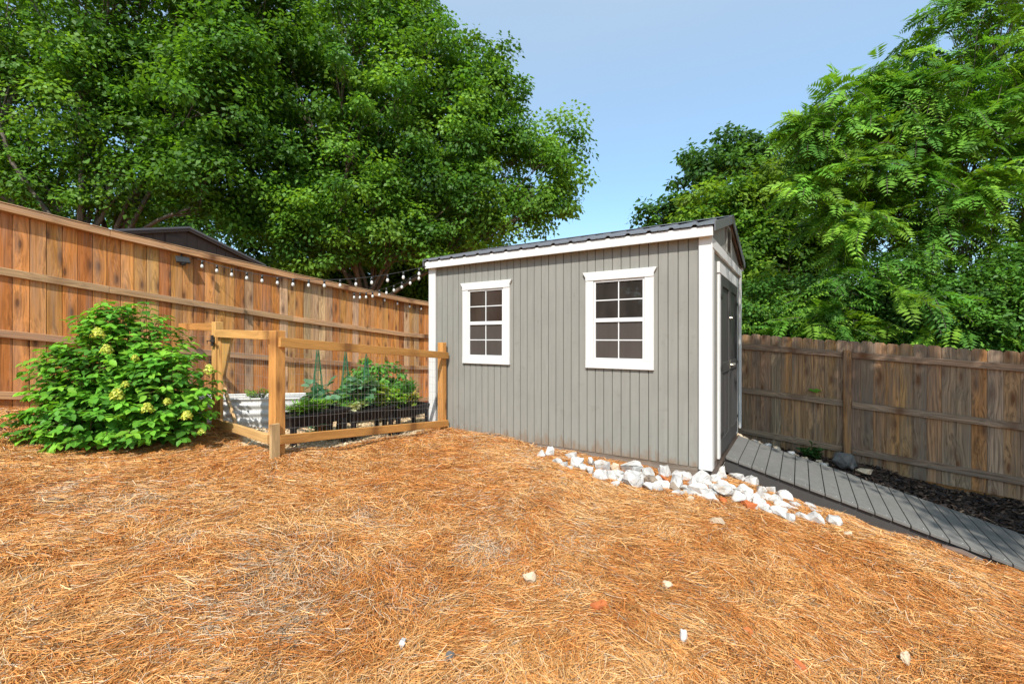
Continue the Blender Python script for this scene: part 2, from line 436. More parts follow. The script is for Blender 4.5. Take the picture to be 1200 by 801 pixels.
GZ = smooth_far(np.stack([gtop(GX[i], GY[i]) for i in range(len(gy))]), GX, GY)
nx, ny = len(gx), len(gy)
ii = (np.arange(ny-1)[:,None]*nx+np.arange(nx-1)[None,:]).ravel()
ground = mesh_obj('ground', np.stack([GX.ravel(), GY.ravel(), GZ.ravel()], 1), np.stack([ii, ii+1, ii+1+nx, ii+nx], 1), M['ground'], uniform=4, smooth=True)
tag(ground, kind='structure')

def inside(poly, x, y):
    poly = np.asarray(poly); r = np.zeros(np.shape(x), bool); n = len(poly)
    for i in range(n):
        x1, y1 = poly[i]; x2, y2 = poly[(i+1)%n]
        c = ((y1 > y) != (y2 > y)) & (x < (x2-x1)*(y-y1)/(y2-y1+1e-12)+x1)
        r ^= c
    return r
def sheet(name, poly, mt, lift, step=.06, wob=.05):
    poly = np.asarray(poly, float)
    xs = np.arange(poly[:,0].min()-.1, poly[:,0].max()+.1, step); ys = np.arange(poly[:,1].min()-.1, poly[:,1].max()+.1, step)
    X, Y = np.meshgrid(xs, ys); Z = np.stack([gtop(X[i], Y[i]) for i in range(len(ys))])+lift
    cx = (X[:-1,:-1]+step/2); cy = (Y[:-1,:-1]+step/2)
    k = inside(poly, cx+wob*np.sin(9*cy)+wob*.6*np.sin(23*cx), cy+wob*np.sin(8*cx)+wob*.6*np.sin(21*cy)).ravel()
    n = len(xs); q = (np.arange(len(ys)-1)[:,None]*n+np.arange(n-1)[None,:]).ravel()[k]
    f = np.stack([q, q+1, q+1+n, q+n], 1)
    u, inv = np.unique(f, return_inverse=True)
    o = mesh_obj(name, np.stack([X.ravel(), Y.ravel(), Z.ravel()], 1)[u], inv.reshape(-1,4), mt, uniform=4, smooth=True)
    return o

# garden pad of pale gravel inside the small enclosure, and the mulch bed by the ramp
PA = V(-2.234, 4.24); PB = V(-.997, 6.35); PC = V(-3.55, 5.37)
PD = V(-4.80, 6.44)
pad_poly = [PA+V(-.14,.12), PB+V(-.2,.05), (-1.0,9.0), (-2.6,9.2), (-4.7,6.6), PC+V(.06,.1)]
tag(sheet('gravel_path', pad_poly, M['gravel'], .005), kind='structure')
mulch_poly = [sh(-.3,2.2,0)[:2], sh(-3.72,2.2,0)[:2], sh(-3.75,.9,0)[:2], sh(-5.2,.9,0)[:2], (8.6,3.4), (7.2,4.75), (3.9,7.35), sh(.1,2.7,0)[:2]]
tag(sheet('mulch_bed_soil', mulch_poly, M['mulch'], .006), kind='structure')

# ------------------------------------------------------------------ the shed
shed = thing('garden_shed', 'grey shed with white trim, two windows and a charcoal metal roof', 'shed', sh(SL/2, SWD/2, 0))
EAVE = 2.44; RIDGE = 2.79; MID = SWD/2
def slope_z(q): return EAVE+(RIDGE-EAVE)*(1-abs(q-MID)/MID)
GREY = (1,1,1)
OUT_L = -W3            # outward from the long wall
OUT_E = -U3            # outward from the door wall
def long_wall(name, q, out, z1):
    mb = MB(); gr = .1016
    n = int(round(SL/gr)); w = SL/n
    for i in range(n):
        t0, t1 = i*w+.004, (i+1)*w-.004
        p = [sh(t0,q,.0), sh(t1,q,.0), sh(t1,q,z1), sh(t0,q,z1)]
        mb.prism([a-out*.012 for a in p], out*.014, jig((1,1,1), .02))
    o = mb.build(name, M['grey_paint'], shed, bevel=.0018)
    g = MB(); p = [sh(0.002,q,.002), sh(SL-.002,q,.002), sh(SL-.002,q,z1), sh(.002,q,z1)]
    g.prism([a-out*.010 for a in p], -out*.03)
    g.build('groove', M['groove'], o)
long_wall('siding', 0, OUT_L, 2.42)
long_wall('siding', SWD, W3, 2.42)
def end_wall(t, out):
    mb = MB(); n = 26; w = SWD/n
    for i in range(n):
        q0, q1 = i*w+.004, (i+1)*w-.004
        p = [sh(t,q0,0), sh(t,q1,0), sh(t,q1,slope_z(q1)-.03)]
        if q0 < MID < q1: p.append(sh(t,MID,RIDGE-.03))
        p.append(sh(t,q0,slope_z(q0)-.03))
        mb.prism([a-out*.012 for a in p], out*.014, jig((1,1,1), .02))
    o = mb.build('siding', M['grey_paint'], shed, bevel=.0018)
    g = MB(); p = [sh(t,.002,.002), sh(t,SWD-.002,.002), sh(t,SWD-.002,EAVE-.04), sh(t,MID,RIDGE-.04), sh(t,.002,EAVE-.04)]
    g.prism([a-out*.010 for a in p], -out*.03); g.build('groove', M['groove'], o)
end_wall(0, OUT_E); end_wall(SL, U3)
# floor skids
for q in (.05, 1.32, SWD-.05):
    mb = MB(); mb.bar(sh(.02,q,-.085), sh(SL-.02,q,-.085), W3, .09, .165, (.20,.15,.11)); mb.build('skid', M['skid'], shed, bevel=.004)
for t in (.03,):
    mb = MB(); mb.bar(sh(t,.1,-.085), sh(t,SWD-.1,-.085), U3, .05, .165, (.18,.13,.10)); mb.build('rim_board', M['skid'], shed, bevel=.004)
# corner boards (long wall face and end wall face)
def corner(t, q, tdir, odir):
    """t,q = the corner; tdir = into the wall along t, odir = into the wall along q"""
    mb = MB()
    oL = -W3 if q < .1 else W3; oE = -U3 if t < .1 else U3
    z1 = 2.365
    a, b = sh(t-tdir*.03, q, -.01), sh(t+tdir*.10, q, -.01)
    mb.prism([a+oL*.003, b+oL*.003, b+Z3*(z1+.01)+oL*.003, a+Z3*(z1+.01)+oL*.003], oL*.03, (1,1,1))
    mb.build('corner_board', M['white_paint'], shed, bevel=.003)
    mb = MB(); zt = 2.24
    a, b = sh(t, q+odir*.002, -.01), sh(t, q+odir*.10, -.01)
    mb.prism([a+oE*.003, b+oE*.003, b+Z3*(zt+.01)+oE*.003, a+Z3*(zt+.01)+oE*.003], oE*.026, (1,1,1))
    mb.build('corner_board', M['white_paint'], shed, bevel=.003)
corner(0,0,1,1); corner(SL,0,-1,1); corner(0,SWD,1,-1); corner(SL,SWD,-1,-1)
# frieze board across the door wall
mb = MB(); a, b = sh(0,.0,2.245), sh(0,SWD,2.245)
mb.prism([a+OUT_E*.003, b+OUT_E*.003, b+Z3*.105+OUT_E*.003, a+Z3*.105+OUT_E*.003], OUT_E*.028, grain=W3); mb.build('frieze_board', M['white_paint'], shed, bevel=.003)
# eave fascia boards
OH = .085; GO = .045
for q, o in ((-OH, -W3), (SWD+OH, W3)):
    mb = MB(); mb.bar(sh(-GO,q,2.396), sh(SL+GO,q,2.396), W3, .024, .100); mb.build('fascia_board', M['white_paint'], shed, bevel=.003)
    mb = MB(); i0 = q-.012*(-1 if q < 0 else 1)
    mb.prism([sh(-.02,q+(.014 if q<0 else -.014),2.362), sh(SL+.02,q+(.014 if q<0 else -.014),2.362), sh(SL+.02,0 if q<0 else SWD,2.362), sh(-.02,0 if q<0 else SWD,2.362)], Z3*.01)
    mb.build('soffit', M['white_paint'], shed)
# ribbed metal roof
def roof(side):
    pitch = .2286; ts = []; x = -GO-.01
    prof = []
    while x < SL+GO+.01:
        for dx, h in ((0,0),(.08,0),(.082,.004),(.095,.004),(.097,0),(.148,0),(.166,.021),(.192,.021),(.210,0)):
            if x+dx < SL+GO+.012: prof.append((x+dx, h))
        x += pitch
    prof.append((SL+GO+.012, 0))
    qe = -OH-.03 if side == 0 else SWD+OH+.03
    run = MID-qe if side == 0 else qe-MID
    sl = (RIDGE-EAVE)/MID
    ze = EAVE-abs(qe-(0 if side == 0 else SWD))*sl+.05
    zr = RIDGE+.05
    k = len(prof)
    vs = [sh(t,qe,ze+h) for t,h in prof]+[sh(t,MID,zr+h) for t,h in prof]
    lo = [sh(t,qe,ze-.006+h*.8) for t,h in prof]+[sh(t,MID,zr-.006+h*.8) for t,h in prof]
    f = []
    for i in range(k-1):
        f.append([i, i+1, k+i+1, k+i]); f.append([2*k+i, 3*k+i, 3*k+i+1, 2*k+i+1]); f.append([i, 2*k+i, 2*k+i+1, i+1])
    f.append([0, k, 3*k, 2*k]); f.append([k-1, 3*k-1, 4*k-1, 2*k-1][::1])
    o = mesh_obj('roof_panel', vs+lo, f, M['roof'], shed)
    # decking below
    d = MB(); q2 = qe+(.04 if side == 0 else -.04)
    zq = EAVE-abs(q2-(0 if side == 0 else SWD))*sl
    d.prism([sh(-GO+.005,q2,zq+.024), sh(SL+GO-.005,q2,zq+.024), sh(SL+GO-.005,MID,RIDGE+.024), sh(-GO+.005,MID,RIDGE+.024)], Z3*.014, (.2,.14,.10), grain=U3)
    d.build('roof_deck', M['skid'], shed)
    # rake trim on both gable ends
    for t, o2 in ((-GO-.014, -U3), (SL+GO+.014, U3)):
        mb = MB()
        mb.prism([sh(t,qe,ze-.075), sh(t,MID,zr-.075), sh(t,MID,zr+.026), sh(t,qe,ze+.026)], o2*.012)
        mb.build('rake_trim', M['roof'], shed, bevel=.002)
        inn = MB(); ti = t+(.016 if t < 0 else -.016)
        inn.prism([sh(ti,qe+(.05 if side==0 else -.05),ze-.065), sh(ti,MID,zr-.08), sh(ti,MID,zr-.03), sh(ti,qe+(.05 if side==0 else -.05),ze-.02)], o2*-.02, (.16,.10,.07), grain=W3)
        inn.build('rake_board', M['skid'], shed)
roof(0); roof(1)
mb = MB(); zr = RIDGE+.05
for s in (-1, 1):
    q1 = MID+s*.15; zz = zr+.024-.15*(RIDGE-EAVE)/MID
    mb.prism([sh(-GO-.03,MID,zr+.03), sh(SL+GO+.03,MID,zr+.03), sh(SL+GO+.03,q1,zz+.004), sh(-GO-.03,q1,zz+.004)], Z3*.004)
mb.build('ridge_cap', M['roof'], shed)
# gable vent
mb = MB()
vq0, vq1, vz0, vz1 = MID-.17, MID+.17, 2.40, 2.70
for (a,b,c,d) in ((vq0-.03,vq0,vz0-.03,vz1+.03),(vq1,vq1+.03,vz0-.03,vz1+.03),(vq0,vq1,vz0-.03,vz0),(vq0,vq1,vz1,vz1+.03)):
    mb.prism([sh(0,a,c)+OUT_E*.004, sh(0,b,c)+OUT_E*.004, sh(0,b,d)+OUT_E*.004, sh(0,a,d)+OUT_E*.004], OUT_E*.02)
for i in range(9):
    z = vz0+.01+i*.032
    mb.prism([sh(0,vq0,z)+OUT_E*.022, sh(0,vq1,z)+OUT_E*.022, sh(0,vq1,z+.026)+OUT_E*.005, sh(0,vq0,z+.026)+OUT_E*.005], Z3*.004)
mb.build('gable_vent', M['grey_paint'], shed)

# windows: casing with a projecting head, vinyl sashes with muntins, dark panes
def window(t0, t1):
    o = OUT_L; z0, z1 = .983, 2.095
    def rect(mb, ta, tb, za, zb, d0, th, gr=Z3):
        p = [sh(ta,0,za), sh(tb,0,za), sh(tb,0,zb), sh(ta,0,zb)]
        mb.prism([a+o*d0 for a in p], o*th, (1,1,1), grain=gr)
    win = None
    mb = MB()
    rect(mb, t0, t0+.098, z0+.096, z1-.102, .0045, .026); rect(mb, t1-.098, t1, z0+.096, z1-.102, .0045, .026)
    rect(mb, t0, t1, z0, z0+.095, .0045, .029, U3)
    hp = [sh(t0-.0,0,z1-.1), sh(t1+.0,0,z1-.1), sh(t1+.0,0,z1-.06), sh(t1+.035,0,z1), sh(t0-.035,0,z1), sh(t0-.0,0,z1-.06)]
    mb.prism([a+o*.0045 for a in hp], o*.032, grain=U3)
    win = mb.build('window', M['white_paint'], shed, bevel=.0025)
    a, b, c, d = t0+.1, t1-.1, z0+.097, z1-.103
    zm = (c+d)/2
    def sash(za, zb, dp):
        fr = MB(); e = .022
        rect(fr, a, a+e, za, zb, .003, dp); rect(fr, b-e, b, za, zb, .003, dp)
        rect(fr, a+e, b-e, za, za+e, .003, dp, U3); rect(fr, a+e, b-e, zb-e, zb, .003, dp, U3)
        s = fr.build('sash', M['vinyl'], win, bevel=.0015)
        mn = MB(); tm = (a+b)/2; zz = (za+zb)/2
        rect(mn, tm-.006, tm+.006, za+e, zb-e, .007, .004); rect(mn, a+e, tm-.007, zz-.006, zz+.006, .007, .004, U3); rect(mn, tm+.007, b-e, zz-.006, zz+.006, .007, .004, U3)
        mn.build('muntin', M['vinyl'], win)
        gl = MB(); rect(gl, a+e*.6, b-e*.6, za+e*.6, zb-e*.6, .0035, .003)
        gl.build('pane', M['glass' if dp < .018 else 'screen'], win)
    sash(zm-.0, d, .016); sash(c, zm-.001, .020)
    return win
w1 = window(.554, 1.344); w2 = window(2.41, 3.195)
tag(w1, 'window of the shed nearer the door corner'); tag(w2, 'window of the shed nearer the wire enclosure')

# double doors with casing
DQ0, DQ1, DZ0, DZ1 = .56, 2.08, .03, 2.04
mb = MB()
def erect(mb, qa, qb, za, zb, d0, th, gr=Z3, col=(1,1,1)):
    p = [sh(0,qa,za), sh(0,qb,za), sh(0,qb,zb), sh(0,qa,zb)]
    mb.prism([a+OUT_E*d0 for a in p], OUT_E*th, col, grain=gr)
erect(mb, DQ0-.105, DQ0-.005, .0, DZ1+.005, .004, .024); erect(mb, DQ1+.005, DQ1+.105, .0, DZ1+.005, .004, .024)
erect(mb, DQ0-.12, DQ1+.12, DZ1+.006, DZ1+.13, .004, .028, W3)
mb.build('door_casing', M['white_paint'], shed, bevel=.003)
for k, (qa, qb) in enumerate(((DQ0, (DQ0+DQ1)/2-.004), ((DQ0+DQ1)/2+.004, DQ1))):
    mb = MB()
    erect(mb, qa, qb, DZ0, DZ1, .004, .012)
    e = .1
    erect(mb, qa, qa+e, DZ0, DZ1, .0165, .018); erect(mb, qb-e, qb, DZ0, DZ1, .0165, .018)
    for za, zb in ((DZ0, DZ0+.16), (.93, 1.05), (DZ1-.12, DZ1)):
        erect(mb, qa+e+.001, qb-e-.001, za, zb, .0165, .0175, W3)
    m = (qb-qa-2*e)/5
    for i in range(1, 5):
        erect(mb, qa+e+m*i-.016, qa+e+m*i+.016, DZ0+.161, .929, .0165, .010)
    dr = mb.build('door', M['door_paint'], shed, bevel=.003)
    for z in (.25, 1.0, 1.8):
        hg = MB()
        qh = qa if k == 0 else qb; s = 1 if k == 0 else -1
        erect(hg, min(qh-s*.03, qh+s*.10), max(qh-s*.03, qh+s*.10), z-.018, z+.018, .036, .006)
        hg.build('hinge', M['dark_metal'], dr)
    if k == 0:
        h = MB(); c = (DQ0+DQ1)/2-.05
        erect(h, c-.03, c+.03, .95, 1.06, .036, .008)
        add_tube(h, [sh(0,c,1.0)+OUT_E*.044, sh(0,c,1.0)+OUT_E*.085, sh(0,c-.085,1.0)+OUT_E*.09], [.011,.011,.009], 8)
        h.build('handle', M['latch'], dr, smooth=False)
    else:
        h = MB(); c = (DQ0+DQ1)/2
        erect(h, c-.03, c+.10, .985, 1.02, .046, .010)
        add_tube(h, [sh(0,c+.10,1.0)+OUT_E*.045, sh(0,c+.12,1.0)+OUT_E*.075], .014, 8)
        h.build('hasp', M['latch'], dr)
        h = MB(); add_tube(h, [sh(0,c-.07,1.58)+OUT_E*.036, sh(0,c-.07,1.58)+OUT_E*.07], [.02,.014], 8)
        h.build('hook', M['latch'], dr)

# ------------------------------------------------------------------ the ramp
ra = thing('access_ramp', 'dark grey wooden ramp running down from the shed doors', 'ramp', sh(-1.4, 1.57, -.45))
RQ0, RQ1, RT0, RT1 = .90, 2.24, .03, 3.75
RS = .265
def rz(t): return -.055-RS*t-.012*max(0, t-1.2)**2*.4
npl = 27; pw = (RT1-RT0)/npl
for i in range(npl):
    t0, t1 = RT0+i*pw+.004, RT0+(i+1)*pw-.004
    mb = MB(); e0 = random.uniform(-.004,.004); e1 = random.uniform(-.006,.006)
    zt = lambda t: rz(t)
    p = [sh(-t0,RQ0+e0,rz(t0)-.032), sh(-t1,RQ0+e0,rz(t1)-.032), sh(-t1,RQ0+e0,rz(t1)), sh(-t0,RQ0+e0,rz(t0))]
    mb.prism(p, W3*(RQ1-RQ0+e1-e0), jig((1,1,1), .1), grain=W3)
    pl = mb.build('deck_board', M['ramp_paint'], ra, bevel=.003)
    for q in (RQ0+.045,):
        s = MB(); tm = (t0+t1)/2
        add_tube(s, [sh(-tm-.03,q,rz(tm+.03)-.002), sh(-tm-.03,q,rz(tm+.03)+.0015)], .0045, 6); s.build('screw_head', M['screw'], pl)
for q in (RQ0+.03, (RQ0+RQ1)/2, RQ1-.05):
    mb = MB()
    sm_ = 'door_paint' if q < 1 else 'ramp_paint'
    p = [sh(-t,q,rz(t)-.034) for t in (.02,1.2,2.2,3.0,3.7)]+[sh(-t,q,rz(t)-.19) for t in (3.7,3.0,2.2,1.2,.02)]
    mb.prism(p, W3*.038, (1,1,1), grain=U3); mb.build('stringer', M[sm_], ra)

# ------------------------------------------------------------------ left fence (tall, sunlit)
LF = [(-.45,3.30),(0,2.935),(.148,2.765),(.2825,2.672),(.4225,2.553),(.646,2.345),(1.0,2.149),(1.6,1.93)]
def lf_xy(t): return V(-5.977+4.087*t, 5.2+5.2*t)
def lf_top(t): return float(np.interp(t, [a for a,_ in LF], [b for _,b in LF]))
LD = unit(V(4.087,5.2,0)); LN = V(LD[1], -LD[0], 0)            # normal towards the yard
LLEN = math.hypot(4.087, 5.2)
lf = thing('wood_fence', 'tall orange-brown privacy fence in full sun, topped by a cap rail', 'fence', (*lf_xy(.5), 0))
cols = [(.62,.255,.062),(.66,.30,.085),(.56,.205,.046),(.68,.33,.105),(.63,.27,.072),(.55,.33,.17),(.60,.38,.21),(.48,.17,.04)]
mb = MB(); d = -1.7*LLEN; bw = .14
while d < 1.6*LLEN:
    t0, t1 = (d+.0026)/LLEN, (d+bw-.0026)/LLEN
    a, b = lf_xy(t0), lf_xy(t1); ya = random.uniform(-.003,.003)
    zt0, zt1 = lf_top(t0)-.045, lf_top(t1)-.045
    p = [V(*a, zt0-2.43), V(*b, zt1-2.43), V(*b, zt1), V(*a, zt0)]
    mb.prism([q+LN*ya for q in p], -LN*.017, jig(random.choice(cols), .16))
    d += bw
mb.build('board_panel', M['fence_new'], lf, bevel=.002)
mb = MB(); d = -.45*LLEN+bw/2
while d < 1.6*LLEN-bw:
    t0, t1 = (d+.01)/LLEN, (d+bw-.01)/LLEN; a, b = lf_xy(t0), lf_xy(t1)
    mb.prism([V(*a,lf_top(t0)-2.4)-LN*.0215, V(*b,lf_top(t1)-2.4)-LN*.0215, V(*b,lf_top(t1)-.06)-LN*.0215, V(*a,lf_top(t0)-.06)-LN*.0215], -LN*.016, jig(random.choice(cols), .14)); d += bw
mb.build('back_boards', M['fence_new'], lf)
def lf_run(name, off, h, th, out, colr, mt='fence_new', seg=2.44):
    d = -1.7*LLEN; k = 0
    while d < 1.6*LLEN:
        e = min(d+seg-.003, 1.6*LLEN)
        t0, t1 = d/LLEN, e/LLEN
        n = max(2, int((t1-t0)/.05)+2)
        # a straight member along the local slope
        p0, p1 = V(*lf_xy(t0), lf_top(t0)-off), V(*lf_xy(t1), lf_top(t1)-off)
        mb = MB(); mb.bar(p0+LN*out, p1+LN*out, LN, th, h, jig(colr, .12)); mb.build(name, M[mt], lf, bevel=.004)
        d += seg; k += 1
lf_run('rail', .795, .09, .038, .0225, (.52,.30,.15)); lf_run('rail', 1.52, .09, .038, .0225, (.47,.25,.12)); lf_run('rail', 2.24, .09, .038, .0225, (.50,.27,.13))
lf_run('trim_board', .055, .085, .094, .0490, (.55,.30,.14))
lf_run('cap_rail', .005, .012, .125, .040, (.50,.30,.16))
for i in range(-1, 5):
    t = (.35+2.44*i)/LLEN+.02
    if -.4 < t < 1.55:
        x = lf_xy(t); mb = MB(); mb.box(V(*x, lf_top(t)-1.32)-LN*.075, LD, LN, Z3, (.09,.09,2.5), (.45,.27,.13)); mb.build('post', M['fence_new'], lf, bevel=.004)

# ------------------------------------------------------------------ right fence (weathered, dog-eared)
RA0, RB0 = V(3.72,7.3), V(6.2,5.4); RV = RB0-RA0; RLEN = np.linalg.norm(RV); RD = V(*(RV/RLEN), 0); RN = V(RD[1], -RD[0], 0)
if RN[1] > 0: RN = -RN
def rf_xy(s): return RA0+RV*s/RLEN
def rf_top(s): return 1.404+(1.165-1.404)*s/RLEN
rf = thing('wood_fence', 'weathered brown dog-eared fence beside the ramp and mulch bed', 'fence', (*rf_xy(1.5), 0))
colr = [(.43,.25,.125),(.38,.235,.135),(.47,.26,.11),(.33,.22,.145),(.42,.29,.185),(.49,.26,.10)]
mb = MB(); s = -2.6
while s < RLEN+4.2:
    w = random.choice([.14,.14,.135]); e = .022
    jz = random.uniform(-.012,.012); ja = random.uniform(-.003,.003)
    z0, z1 = rf_top(s)-1.80, rf_top(s+w)-1.80; t0, t1 = rf_top(s)+jz, rf_top(s+w)+jz
    a, b = rf_xy(s+.0004), rf_xy(s+w-.0004)
    ia, ib = rf_xy(s+.0015+e), rf_xy(s+w-.0015-e)
    p = [V(*a,z0), V(*b,z1), V(*b,t1-e*1.1), V(*ib,t1), V(*ia,t0), V(*a,t0-e*1.1)]
    mb.prism([q+RN*ja for q in p], -RN*.016, jig(random.choice(colr), .13))
    s += w
mb.build('board_panel', M['fence_old'], rf, bevel=.0035)
PS = .454*RLEN
for off, c0 in ((.20,(.37,.235,.15)), (.91,(.38,.26,.175)), (1.57,(.36,.245,.165))):
    for i in range(-2, 3):
        s0, s1 = PS+2.44*i+.05, PS+2.44*(i+1)-.05
        if i == -1: s0 = PS-2.44+.05
        mb = MB(); mb.bar(V(*rf_xy(s0), rf_top(s0)-off)+RN*.0225, V(*rf_xy(s1), rf_top(s1)-off)+RN*.0225, RN, .038, .088, jig(c0, .1)); mb.build('rail', M['fence_old'], rf, bevel=.004)
for i in range(-1, 3):
    s = PS+2.44*i; x = rf_xy(s); mb = MB(); zt = rf_top(s)-.13
    mb.box(V(*x, zt-.9)+RN*.048, RD, RN, Z3, (.092,.092,1.8), (.40,.205,.085)); mb.build('post', M['fence_old'], rf, bevel=.005)

# ------------------------------------------------------------------ the small wire enclosure and its gate
YEL = [(.60,.30,.085),(.64,.34,.11),(.56,.27,.075)]
def lum(): return jig(random.choice(YEL), .07)
gd = unit(V(*(PB-PA), 0)); gn = V(gd[1], -gd[0], 0)          # outward normal of the long side
ge = thing('wire_garden_fence', 'low yellow-timber fence with wire mesh between the gate and the shed corner', 'garden fence', (*PA, .2))
def post(x, y, z0, z1, dirv, w=.09, parent=None):
    mb = MB(); mb.box(V(x,y,(z0+z1)/2), dirv, np.cross(Z3, dirv), Z3, (w,w,z1-z0), lum()); return mb.build('post', M['lumber'], parent, bevel=.004)
post(*PA, -.1, 1.40, gd, .1, ge); post(*PB, -.25, 1.27, gd, .09, ge); 
pc = post(*PC, -.1, 1.525, gd, .09, ge); 
fr = gn*.048
def g3(p, z): return V(p[0], p[1], z)
mb = MB(); mb.bar(g3(PA,1.290)+gn*.064-gd*.02, g3(PB,1.083)+gn*.064+gd*.05, gn, .036, .092, lum()); mb.build('top_rail', M['lumber'], ge, bevel=.003)
mb = MB(); mb.bar(g3(PA,.372)+gn*.064-gd*.02, g3(PB,.118)+gn*.064+gd*.05, gn, .036, .09, lum()); mb.build('bottom_rail', M['lumber'], ge, bevel=.003)
# short trim on the lower end of the corner post
mb = MB(); mb.box(g3(PA,.30)+gn*.064-gd*.065, gd, gn, Z3, (.085,.034,.46), (.50,.33,.16)); mb.build('post_trim', M['lumber'], ge, bevel=.003)
mb = MB(); e = PD
mb.bar(g3(PC,1.465)-V(.0,.0,0), g3(PD,1.50), unit(np.cross(Z3, g3(PD-PC,0))), .036, .09, lum()); mb.build('top_rail', M['lumber'], ge, bevel=.003)
mb = MB(); mb.bar(g3(PC,.40), g3(PD,.45), unit(np.cross(Z3, g3(PD-PC,0))), .036, .09, lum()); mb.build('bottom_rail', M['lumber'], ge, bevel=.003)
def wire_panel(name, p0, p1, b0, b1, t0, t1, parent, dz=.10, dx=.05, r=.0009):
    mb = MB(); p0 = np.asarray(p0,float); p1 = np.asarray(p1,float); L = np.linalg.norm(p1-p0); n = int(L/dx)
    for i in range(n+1):
        f = i/n; p = p0+(p1-p0)*f
        a, b = V(*p[:2], b0+(b1-b0)*f), V(*p[:2], t0+(t1-t0)*f)
        dd = unit(V(*(p1-p0)[:2],0))
        add_tube(mb, [a, (a+b)/2+np.cross(Z3,dd)*random.uniform(-.004,.004), b], r, 4, caps=False)
    m = int((t0-b0)/dz)
    for j in range(m+1):
        z0 = b0+(t0-b0)*j/m; z1 = b1+(t1-b1)*j/m
        pts = [V(*(p0+(p1-p0)*f)[:2], z0+(z1-z0)*f+.006*sin(9*f+j)) for f in np.linspace(0,1,7)]
        add_tube(mb, pts, r, 4, caps=False)
    return mb.build(name, M['steel'], parent)
wire_panel('wire_mesh', (PA+gn[:2]*.04), (PB+gn[:2]*.04), .16, -.06, 1.30, 1.09, ge)
wire_panel('wire_mesh', PC, PD, .30, .30, 1.45, 1.48, ge)
# gate
gt = thing('garden_gate', 'yellow-timber wire gate standing between the corner post and the latch post', 'gate', (*((PA+PC)/2), .3))
ga, gb = PA+unit(PC-PA)*.10, PC-unit(PC-PA)*.09
gdir = unit(V(*(PC-PA),0)); gnn = V(-gdir[1], gdir[0], 0)
if gnn[1] > 0: gnn = -gnn
def stile(p):
    mb = MB(); mb.box(g3(p,.83), gdir, gnn, Z3, (.085,.036,1.10), lum()); mb.build('stile', M['lumber'], gt, bevel=.003)
stile(ga+gdir[:2]*.02); stile(gb-gdir[:2]*.02)
o2 = gnn*.037
mb = MB(); mb.bar(g3(ga,1.355)+o2, g3(gb,1.385)+o2, gnn, .036, .088, lum()); mb.build('top_rail', M['lumber'], gt, bevel=.003)
mb = MB(); mb.bar(g3(ga,.36)+o2, g3(gb,.335)+o2, gnn, .036, .09, (.62,.38,.15)); mb.build('bottom_rail', M['lumber'], gt, bevel=.003)
mb = MB(); c = g3(gb,1.34)-gdir*.06; mb.prism([c, c-gdir*.34, c-gdir*.30-Z3*.03, c-gdir*.02-Z3*.50], gnn*-.03, (.56,.30,.085), grain=Z3); mb.build('corner_brace', M['lumber'], gt, bevel=.003)
mb = MB(); mb.bar(g3(gb,.72)-gdir*.07-gnn*.03, g3(gb,.37)-gdir*.42-gnn*.03, gnn, .03, .06, (.66,.42,.2)); mb.build('corner_brace', M['lumber'], gt, bevel=.003)
wire_panel('wire_mesh', ga, gb, .30, .30, 1.36, 1.38, gt)
mb = MB(); c = g3(PC,1.30)+gnn*.065+gdir*-.03
mb.box(c, gdir, gnn, Z3, (.05,.02,.13), (1,1,1)); mb.box(c-gdir*.05+gnn*.012, gdir, gnn, Z3, (.12,.012,.03), (1,1,1)); add_tube(mb, [c+gnn*.01, c+gnn*.05, c+gnn*.05-Z3*.06], .008, 6)
mb.build('latch', M['dark_metal'], gt)

# ------------------------------------------------------------------ foliage machinery
RNG = np.random.default_rng(11)
# leaf shapes: x across, y along, z normal
T_DIAMOND = (np.array([(0,0,0),(.33,.42,.05),(0,1,0),(-.33,.42,.05)], float), np.array([[0,1,2,3]]))
T_OVATE = (np.array([(0,0,0),(.20,.14,.05),(.33,.42,.09),(.20,.74,.05),(0,1,-.06),(-.20,.74,.05),(-.33,.42,.09),(-.20,.14,.05),(0,.42,0)], float),
           np.array([[0,1,2,8],[8,2,3,4],[8,4,5,6],[0,8,6,7]]))
T_LANCE = (np.array([(0,0,0),(.15,.35,.03),(0,1,-.05),(-.15,.35,.03)], float), np.array([[0,1,2,3]]))
def frames(normals, dirs):
    n = normals/(np.linalg.norm(normals,axis=1)[:,None]+1e-9)
    d = dirs-(dirs*n).sum(1)[:,None]*n; d /= (np.linalg.norm(d,axis=1)[:,None]+1e-9)
    return np.cross(d, n), d, n
def leaf_arrays(pos, normals, dirs, size, tmpl, width=1.0):
    tv, tf = tmpl
    ax, ay, az = frames(normals, dirs)
    size = np.broadcast_to(np.asarray(size,float), (len(pos),))
    v = pos[:,None,:]+size[:,None,None]*(tv[None,:,0,None]*width*ax[:,None,:]+tv[None,:,1,None]*ay[:,None,:]+tv[None,:,2,None]*az[:,None,:])
    k = len(tv)
    f = (np.arange(len(pos))[:,None,None]*k+tf[None]).reshape(-1, tf.shape[1])
    return v.reshape(-1,3), f, k
def leaves_obj(name, pos, normals, dirs, size, colors, tmpl, material, parent=None, width=1.0):
    v, f, k = leaf_arrays(pos, normals, dirs, size, tmpl, width)
    return mesh_obj(name, v, f, material, parent, np.repeat(colors, k, axis=0), uniform=4)
def pick_cols(pal, n, rng, s=.18):
    pal = np.array(pal); c = pal[rng.integers(0, len(pal), n)]
    return c*(1+rng.normal(0, s, (n,1))).clip(.45,1.7)
def kmeans(p, k, rng, it=8):
    c = p[rng.choice(len(p), k, replace=False)].copy()
    for _ in range(it):
        a = ((p[:,None]-c[None])**2).sum(2).argmin(1)
        for i in range(k):
            if (a==i).any(): c[i] = p[a==i].mean(0)
    return c, a
